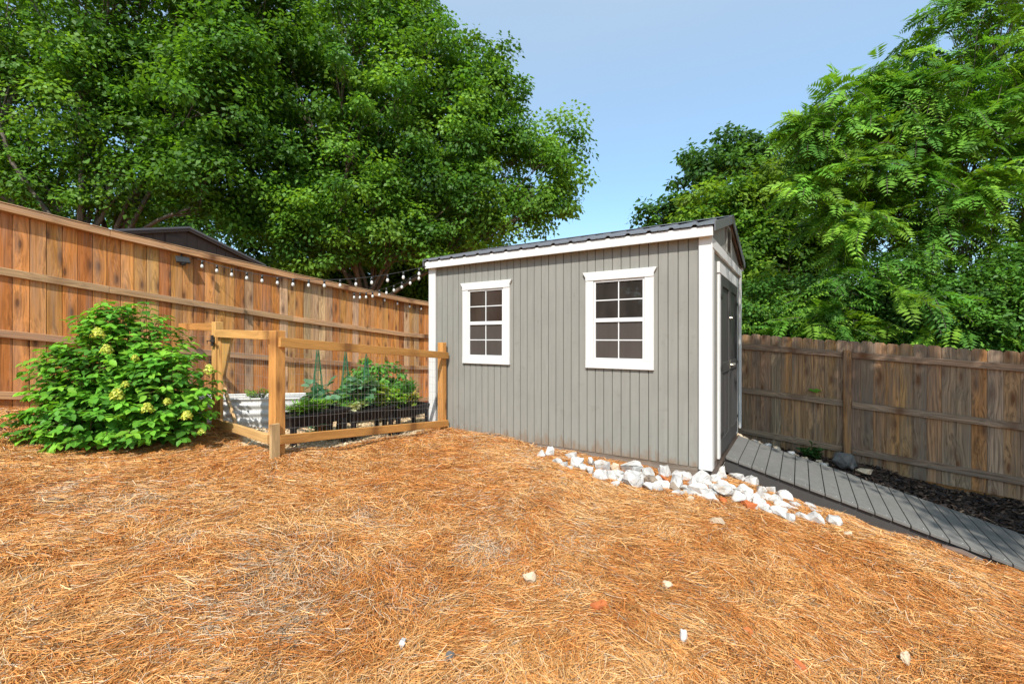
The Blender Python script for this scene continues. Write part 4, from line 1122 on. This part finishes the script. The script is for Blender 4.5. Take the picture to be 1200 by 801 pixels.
# white corrugated bed
wb = thing('raised_bed', 'white corrugated metal garden bed on the gravel behind the gate', 'raised bed', (-3.5,6.35,.05))
b0, b1 = V(-4.42,6.04,0), V(-2.98,6.24,0); bd = unit(b1-b0); bn = V(-bd[1],bd[0],0)
def bed_side(p, q, out):
    zs = np.linspace(.0,.45,46); mb = MB(); pts = []; f = []
    for z in zs:
        o = .010*sin(z/.11*2*pi)
        pts += [V(*p[:2],z+.04)+out*o, V(*q[:2],z+.04)+out*o]
    for i in range(len(zs)-1): f.append([2*i,2*i+1,2*i+3,2*i+2])
    mb.solid(pts, f); ob = mb.build('side_panel', M['corrugated'], wb, smooth=True); m = ob.modifiers.new('thick','SOLIDIFY'); m.thickness = .004
c4 = [b0, b1, b1+bn*.55, b0+bn*.55]
for i in range(4): bed_side(c4[i], c4[(i+1)%4], unit(np.cross(c4[(i+1)%4]-c4[i], Z3)))
mb = MB()
for i in range(4):
    p, q = c4[i], c4[(i+1)%4]; add_tube(mb, [p+Z3*.49, q+Z3*.49], .013, 8)
mb.build('rim', M['corrugated'], wb)
mb = MB(); mb.prism([c+Z3*.40 for c in [b0+bd*.015+bn*.015,b1-bd*.015+bn*.015,b1-bd*.015+bn*.535,b0+bd*.015+bn*.535]], Z3*.03); mb.build('soil', M['soil'], wb)
# clay pot
tp = at(381,470,6.0); g = gz1(tp[0],tp[1])
cp = thing('clay_pot', 'reddish clay pot between the white bed and the planters', 'pot', (tp[0],tp[1],g)); mb = MB()
def lathe(mb, c, prof, k=20):
    pts = []; f = []
    for r, z in prof:
        for j in range(k): pts.append(c+V(r*cos(2*pi*j/k), r*sin(2*pi*j/k), z))
    for i in range(len(prof)-1):
        for j in range(k): f.append([i*k+j, i*k+(j+1)%k, (i+1)*k+(j+1)%k, (i+1)*k+j])
    mb.solid(pts, f)
lathe(mb, V(tp[0],tp[1],g), [(.0,.0),(.09,0),(.13,.40),(.15,.40),(.15,.47),(.13,.47),(.12,.40)]); mb.build('pot_body', M['terracotta'], cp, smooth=True)
mb = MB(); lathe(mb, V(tp[0],tp[1],g), [(.0,.42),(.125,.415)]); mb.build('soil', M['soil'], cp)

# ------------------------------------------------------------------ string lights and the solar lamp on the tall fence
def lf_at(px, out, dz):
    """a point on the yard face of the tall fence below pixel column px"""
    k = (px-600)/F; t = (5.977+k*5.2)/(4.087-k*5.2); p = lf_xy(t); return V(p[0],p[1],lf_top(t)+dz)+LN*out
def string_lights(label, pts, spacing, start=.25):
    pts = np.array(pts); L = np.concatenate([[0],np.cumsum(np.linalg.norm(np.diff(pts,axis=0),axis=1))])
    r = thing('string_lights', label, 'string lights', pts[0], 'string lights')
    mb = MB(); add_tube(mb, pts, .0045, 5); mb.build('cable', M['dark_metal'], r)
    d = start
    while d < L[-1]-.1:
        p = V(*[np.interp(d, L, pts[:,k]) for k in range(3)])
        mb = MB(); lathe(mb, p-Z3*.05, [(.0,.05),(.014,.048),(.017,-.006),(.0,-.008)], 8); so_ = mb.build('socket', M['dark_metal'], r, smooth=True)
        mb = MB(); lathe(mb, p-Z3*.052, [(.011,.0),(.016,-.015),(.022,-.034),(.019,-.052),(.008,-.063),(.0,-.065)], 10); mb.build('bulb', M['bulb'], r, smooth=True)
        d += spacing
def sag(p, q, s, n=24):
    f = np.linspace(0,1,n)[:,None]; r = p+(q-p)*f; r[:,2] -= 4*s*(f*(1-f))[:,0]; return r
e0 = sh(SL+.02,-.10,2.38)
st0 = lf_at(226,.03,-.13)
string_lights('string of white bulbs running from the solar spotlight to the shed eave', sag(st0, e0, .26), .238, .14)
q0 = lf_at(408,.03,-.10)
string_lights('string of white bulbs sagging from the tall fence to the shed corner', sag(q0, sh(SL+.04,-.06,2.36), .12), .27)
string_lights('short run of bulbs along the cap of the tall fence behind the shed corner', sag(lf_at(440,.04,-.02), lf_at(520,.04,-.06), .05), .33, .2)
sl = thing('solar_light', 'black solar spotlight clipped under the cap of the tall fence', 'light', lf_at(212,.08,-.2)); c = lf_at(212,.085,-.205)
mb = MB(); tl = unit(LN*.75+Z3*.55); sx = LD; sy = np.cross(tl, sx); mb.box(c, sx, sy, tl, (.17,.115,.035)); mb.build('solar_panel', M['dark_metal'], sl, bevel=.006)
mb = MB(); add_tube(mb, [c-tl*.02, c-tl*.02-LN*.05+Z3*.06, c-LN*.06+Z3*.14], .01, 6); mb.build('bracket', M['dark_metal'], sl)
mb = MB(); lathe(mb, c-Z3*.055, [(.0,-.03),(.035,-.025),(.04,.02),(.0,.03)], 10); mb.build('lamp_head', M['dark_metal'], sl, smooth=True)

# ------------------------------------------------------------------ rocks
def rock(name, label, cat, p, w, h, d, m, group=None, rot=None, npts=15, seed=None, sink=.30):
    rng = np.random.default_rng(seed if seed is not None else random.randrange(1<<30))
    bm = bmesh.new(); q = rng.normal(0,1,(npts,3)); q /= np.linalg.norm(q,axis=1)[:,None]; q *= rng.uniform(.82,1.05,(npts,1))
    q = np.sign(q)*np.abs(q)**.8
    for v in q: bm.verts.new((v[0]*w/2, v[1]*d/2, v[2]*h/2))
    r = bmesh.ops.convex_hull(bm, input=bm.verts)
    bmesh.ops.delete(bm, geom=[e for e in r['geom_interior'] if isinstance(e, bmesh.types.BMVert)], context='VERTS')
    bmesh.ops.bevel(bm, geom=list(bm.edges), offset=min(w,h)*.09, segments=2, affect='EDGES', clamp_overlap=True)
    bmesh.ops.triangulate(bm, faces=[f for f in bm.faces if len(f.verts) > 4])
    bmesh.ops.subdivide_edges(bm, edges=bm.edges, cuts=1, use_grid_fill=True)
    for v in bm.verts:
        q_ = Vector(v.co)*(6/max(w,.05))+Vector(((seed or 1)*1.37, 2.3, 7.7))
        s = mnoise.noise(q_)*min(w,h)*.09+mnoise.noise(q_*3)*min(w,h)*.035
        v.co += v.co.normalized()*s
    me = bpy.data.meshes.new(name); bm.to_mesh(me); bm.free(); me.materials.append(m)
    o = bpy.data.objects.new(name, me); COL.objects.link(o)
    o.location = (p[0], p[1], p[2]+h*(.5-sink)); o.rotation_euler = (rng.normal(0,.15), rng.normal(0,.15), rng.uniform(0,6.28) if rot is None else rot)
    return tag(o, label, cat, group)
# (x, y, w, h) in a crop of the photograph: 3.158 x, origin (620, 500)
WL = 'chunky white rock in the heap along the shed base and ramp'
HEAP = [(45,103,32,26),(105,133,36,32),(127,146,40,30),(155,112,42,26),(180,140,58,45),(228,134,30,32),(150,156,25,20),(222,165,32,30),(272,144,58,36),(262,185,55,40),(305,185,50,40),(335,180,34,34),
 (320,212,38,22),(445,174,56,46),(500,167,46,42),(552,178,48,28),(495,212,50,26),(545,212,58,46),(440,222,45,24),(640,192,72,46),(600,200,46,34),(625,236,64,40),(678,222,36,26),(675,255,30,24),(705,176,60,48),
 (738,156,50,22),(715,207,60,28),(720,240,68,45),(770,187,50,42),(770,264,60,38),(800,237,58,36),(820,207,62,36),(850,240,50,34),(870,215,40,30),(945,264,60,42),(870,262,58,36),(905,272,60,36),
 (930,292,54,32),(920,318,64,36),(985,292,42,26),(960,338,50,30),(1010,335,46,28),(1050,342,60,42),(1055,312,36,24),(835,262,50,30),(780,232,46,30),(660,212,40,28),(580,185,40,30),(415,185,36,30),(200,152,34,26),(745,228,44,30),(895,240,46,30),(690,200,46,34),(965,300,46,30)]
UNIQ = [(80,96,36,34,'pointed white rock leaning against the shed skid at the left end of the heap'),(375,152,84,52,'largest white block in the heap, squarish, against the shed skid'),(382,192,84,66,'big white rock in front of the squarish block'),
 (725,140,56,22,'flat white slab on top of the heap beside the ramp'),(905,222,44,36,'rounded white rock resting against the ramp skirt'),(1130,352,50,32,'lone white rock to the right of the heap'),(1030,298,50,22,'flat pale rock at the right tip of the heap')]
def place(x, y, w, h, lab, m, name='rock', grp=None, k=1.0, dd=.85, lift=0):
    px, py = 620+x/3.158, 500+(y+h*.30)/3.158; p = on_ground(px, py); s = p[1]/F/3.158*k
    return rock(name, lab, 'rock', p+Z3*lift, w*s*1.26, h*s*1.5, w*s*dd*1.25, m, grp, seed=int(x*7+y))
for x,y,w,h in HEAP: place(x,y,w,h,WL,M['white_rock'],grp='white rocks along the shed base')
for x,y,w,h,l in UNIQ: place(x,y,w,h,l,M['white_rock'],grp='white rocks along the shed base')
for i in range(30):                                           # lower layer that keeps the heap closed
    t = random.random(); x = 250+700*t+random.uniform(-30,30); y = 165+140*t+random.uniform(-26,16)
    place(x,y,random.uniform(38,58),random.uniform(26,36),WL,M['white_rock'],grp='white rocks along the shed base', lift=-.02)
place(508,193,34,30,'round red-brown stone wedged among the white rocks',M['red_rock'])
place(318,152,32,26,'tan stone behind the white rocks at the shed skid',M['tan_rock'])
place(452,200,46,30,'dark brown stone below the white rocks',M['brown_rock']); place(540,222,44,32,'grey-brown stone under the white rocks near the middle of the heap',M['brown_rock'])
place(812,290,48,30,'largest orange brick lump at the front of the white heap',M['red_rock']); place(882,290,36,22,'small orange brick lump between white rocks on the front of the heap',M['red_rock']); place(715,272,34,16,'half buried orange lump at the edge of the straw by the heap',M['red_rock'])
place(700,352,64,24,'flat tan stone lying on the straw in front of the heap',M['tan_rock']); place(597,266,28,15,'small yellowish stone on the straw left of the heap',M['tan_rock'])
def pebble(px, py, wpx, hpx, lab, m, cat='stone', name='stone', up=1.3):
    p = on_ground(px, py+hpx*.3); s = p[1]/F; return rock(name, lab, cat, p+Z3*.012, wpx*s, hpx*s*up, wpx*s*.8, m, seed=int(px*3+py))
pebble(620,678,19,13,'cream stone lying on the straw in the centre foreground',M['tan_rock']); pebble(782,690,17,12,'tan stone on the straw right of the orange lump',M['tan_rock'])
pebble(800,750,12,26,'upright white shard standing in the foreground straw',M['white_rock'],up=1.0); pebble(527,776,17,12,'grey stone in the foreground straw',M['grey_rock']); pebble(471,759,14,10,'small white stone at the bottom of the straw',M['white_rock'])
pebble(702,711,24,16,'bright orange lump on the straw in the foreground',M['red_rock'],up=1.0)
pebble(876,743,14,9,'small orange brick crumb in the right foreground straw',M['red_rock']); pebble(935,786,24,14,'orange brick crumb at the bottom edge of the straw',M['red_rock']); pebble(1062,774,16,13,'dusty tan stone in the right foreground straw',M['tan_rock'])
pebble(993,626,12,7,'little tan stone on the straw just below the ramp',M['tan_rock'])
# stones on the far side of the ramp
random.seed(5)
for i in range(34):
    f = random.random(); q = RQ1+.12+abs(random.gauss(0,.16)); t = -(-.05+1.15*f)
    p = sh(t+.0, q, 0); z = max(gz1(p[0],p[1]), rz(-t)-.07-.25*max(0,q-RQ1-.15)); s = random.uniform(.06,.13)
    rock('stone', 'small tan or white stone between the ramp and the weathered fence', 'stone', (p[0],p[1],z+.03), s, s*.6, s*.8, M[random.choice(['tan_rock','tan_rock','white_rock'])], 'stones between ramp and fence', seed=900+i)
p = sh(-1.28, RQ1+.20, 0); rock('stone', 'dark grey rock beside the far edge of the ramp', 'rock', (p[0],p[1],gz1(p[0],p[1])+.10), .34, .24, .28, M['grey_rock'], seed=33)
p = sh(-1.46, RQ1+.12, 0); rock('stone', 'flat pale stone in front of the dark grey rock', 'rock', (p[0],p[1],gz1(p[0],p[1])+.06), .24, .10, .18, M['tan_rock'], seed=34)
x = rf_xy(PS-.42); w0 = V(x[0],x[1],0)+RN*.22; herb('weed', 'small dark green weed by the fence post', 'plant', V(w0[0],w0[1],gz1(w0[0],w0[1])), [(.04,.11,.03),(.06,.15,.035)], 130, (.2,.14), .26, .07, T_OVATE, 1, None, 12, .3, 14)
x = rf_xy(.83*1.0); 
lt = thing('leaf_sprig', 'bright green sprig poking through the weathered fence', 'plant', V(*rf_xy(1.0),0.45)+RN*.03); c = V(*rf_xy(.95), .56)+RN*.05
mb = MB(); add_tube(mb, [c-RN*.06, c, c+RD*.08+RN*.03-Z3*.03], .003, 4); mb.build('stem', M['stem'], lt)
leaves_obj('leaves', np.array([c, c+RD*.03, c+RD*.07]), np.array([V(0,-.5,1)]*3), np.array([RD+Z3*.1, RD-Z3*.3+RN*.3, RD*.7+Z3*.5]), .11, np.array([(.16,.34,.04)]*3), T_OVATE, M['leaf_gloss'], lt, 1.1)
# half buried timber at the lower end of the ramp
p0, p1 = on_ground(1103,643), on_ground(1150,660); mb = MB(); add_tube(mb, [p0+Z3*.02, (p0+p1)/2+Z3*.03, p1+Z3*.015], [.03,.036,.03], 8, (.12,.055,.025)); o = mb.build('timber_log', M['skid']); tag(o, 'short brown log half buried in straw beside the lower ramp', 'log')

# ------------------------------------------------------------------ mulch chips, gravel, pine straw
rng = np.random.default_rng(21)
def ribbon(name, x, y, z, ang, tilt, L, wd, bend, cols, material, seg=2):
    """many flat slivers in one mesh: stuff"""
    n = len(x); u = np.linspace(-.5,.5,seg+1)
    hx, hy = np.cos(ang), np.sin(ang); v = np.empty((n,seg+1,2,3))
    rr = rng.normal(0,.5,n)                       # roll
    for i, a in enumerate(u):
        s = a*L; b = bend*(a*a-.25)*L*4
        cx = x+hx*s-hy*b; cy = y+hy*s+hx*b; cz = z+np.sin(tilt)*s-.0*b
        wx, wy, wz = -hy*wd/2*np.cos(rr), hx*wd/2*np.cos(rr), wd/2*np.sin(rr)
        v[:,i,0] = np.stack([cx-wx,cy-wy,cz-wz],1); v[:,i,1] = np.stack([cx+wx,cy+wy,cz+wz],1)
    k = 2*(seg+1); f = np.array([[2*i,2*i+1,2*i+3,2*i+2] for i in range(seg)])
    F_ = (np.arange(n)[:,None,None]*k+f[None]).reshape(-1,4)
    return tag(mesh_obj(name, v.reshape(-1,3), F_, material, None, np.repeat(cols,k,axis=0), uniform=4), kind='stuff')
mp = np.array(mulch_poly, float)
n = 56000; x = rng.uniform(2.2,8.6,n); y = rng.uniform(2.4,7.5,n); k = inside(mp,x,y); x, y = x[k], y[k]; n = len(x)
cols = pick_cols([(.045,.028,.02),(.03,.02,.015),(.075,.045,.03),(.11,.07,.05),(.035,.03,.03)], n, rng, .25)
pk = rng.random(n) < .03; cols[pk] = (.22,.15,.10)
ribbon('bark_mulch', x, y, gtop(x,y)+.010+rng.random(n)*.03, rng.uniform(0,6.28,n), rng.normal(0,.35,n), rng.uniform(.03,.10,n), rng.uniform(.010,.028,n), rng.normal(0,.08,n), cols, M['chip'], 1)

def field(x, y, s, seed):
    r = np.random.default_rng(seed); o = np.zeros_like(x)
    for i in range(7):
        a = r.uniform(0,6.28); k = s*r.uniform(.6,1.9); o += np.sin(k*(x*np.cos(a)+y*np.sin(a))+r.uniform(0,6.28)+1.3*np.sin(k*.7*(y*np.cos(a)-x*np.sin(a))))
    return o/2.6
def straw_ok(x, y):
    t, q = shed_tq(x, y)
    ok = ~((t > .0) & (t < SL) & (q > -.01) & (q < SWD))
    ok &= ~((t < .25) & (t > -5.4) & (q > RQ0-.02+.05*np.sin(5*t)*(t<-1.2)+.20*(t<-1.6)*np.clip((-t-1.6),0,1)) )          # ramp and mulch bed
    ok &= ~inside(np.array([tuple(PA+V(-.12,.10)), tuple(PB+V(-.16,.02)), (-1.0,9.2), (-2.6,9.4), (-5,6.6), tuple(PC+V(.02,.10))]), x+.05*np.sin(7*y), y+.05*np.sin(8*x))
    d = (x-lf_xy(0)[0])*LN[0]+(y-lf_xy(0)[1])*LN[1]
    return ok & (d > .03)
X=[];Y=[]
for z0, z1, dens in ((.95,1.7,30000),(1.7,2.6,21000),(2.6,3.8,13500),(3.8,5.4,8600),(5.4,7.2,4200)):
    w = 1.2*z1+.8; n = int((2*w)*(z1-z0)*dens*.95); x = rng.uniform(-w,w,n); y = rng.uniform(z0,z1,n)
    k = np.abs(x) < 1.22*y+.7; x, y = x[k], y[k]; k = straw_ok(x,y); X.append(x[k]); Y.append(y[k])
x = np.concatenate(X); y = np.concatenate(Y)
bare = field(x,y,1.5,3); bare2 = field(x,y,6,4)
PATCH = [(345,690,.26),(300,655,.16),(372,712,.15),(150,592,.28),(60,585,.22),(190,640,.14),(560,640,.16),(250,745,.12),(430,610,.16),(215,705,.12)]
def patches(x, y):
    o = np.zeros_like(x)
    for px, py, r in PATCH:
        c = on_ground(px, py); o += np.exp(-(((x-c[0])/r)**2+((y-c[1])/(r*1.3))**2))
    return np.clip(o*(1+.8*field(x,y,14,31)), 0, 1)
pat = patches(x, y); pk_ = rng.random(len(x)) > pat*.36; x, y, bare, bare2, pat = x[pk_], y[pk_], bare[pk_], bare2[pk_], pat[pk_]
keep = rng.random(len(x)) < np.clip(1.1-.55*np.clip(bare*.7+bare2*.5-.45,0,1.4),.22,1); x, y, bare, bare2, pat = x[keep], y[keep], bare[keep], bare2[keep], pat[keep]
n = len(x); dist = np.hypot(x,y)
ang = field(x,y,1.4,1)*1.0+field(x,y,6,2)*1.0+rng.normal(0,.72,n)
tone = field(x,y,2.3,8)*.5+field(x,y,9,9)*.5
pal = np.array([(.59,.275,.080),(.65,.350,.130),(.54,.218,.052),(.465,.162,.036),(.71,.45,.215),(.38,.125,.03)])
pr = np.stack([1+0*tone, 1+.7*tone, 1-.3*tone, .8-.8*tone, .35+.5*tone, .45-.6*tone],1).clip(.04,3); pr /= pr.sum(1)[:,None]
ci = (rng.random(n)[:,None] > np.cumsum(pr,1)).sum(1).clip(0,5)
cols = pal[ci]*(1+rng.normal(0,.16,(n,1))).clip(.5,1.5)
gry = rng.random(n) < .06+.34*pat+.28*np.clip(bare*.6+bare2*.4-.35,0,1); cols[gry] = np.array([(.50,.37,.25)])*(1+rng.normal(0,.22,(gry.sum(),1))).clip(.4,1.5)
drk = rng.random(n) < .085; cols[drk] *= .32
L = rng.uniform(.055,.145,n)*(1-.25*(rng.random(n)<.3)); wd = .0010+.00050*dist*rng.uniform(.7,1.2,n)
lift = rng.random(n)**1.6*(.026+.012*field(x,y,5,6).clip(-1,1))+.004
tilt = rng.normal(0,.075,n); st = rng.random(n) < .03; tilt[st] = rng.normal(0,.5,st.sum())
slope_dir = 0
# follow the local slope
e = .04; gx_ = (gtop(x+e*np.cos(ang),y+e*np.sin(ang))-gtop(x-e*np.cos(ang),y-e*np.sin(ang)))/(2*e)
ribbon('pine_straw', x, y, gtop(x,y)+lift, ang, tilt+np.arctan(gx_), L, wd, rng.normal(0,.09,n), cols, M['needle'], 3)
print('needles', n)
ba = ground.data.attributes.new('bare', 'FLOAT', 'POINT'); ba.data.foreach_set('value', patches(GX.ravel(), GY.ravel()).astype(np.float32))
# gravel grains on the pad
n = 9000; x = rng.uniform(-4.8,-.9,n); y = rng.uniform(4.2,7.6,n); k = inside(np.array(pad_poly,float),x,y); x,y = x[k],y[k]; n = len(x)
ribbon('pea_gravel', x, y, gtop(x,y)+.012, rng.uniform(0,6.28,n), rng.normal(0,.3,n), rng.uniform(.015,.04,n), rng.uniform(.012,.026,n), rng.normal(0,.05,n), pick_cols([(.64,.49,.31),(.52,.38,.23),(.70,.57,.40),(.44,.29,.17)], n, rng, .12), M['chip'], 1)
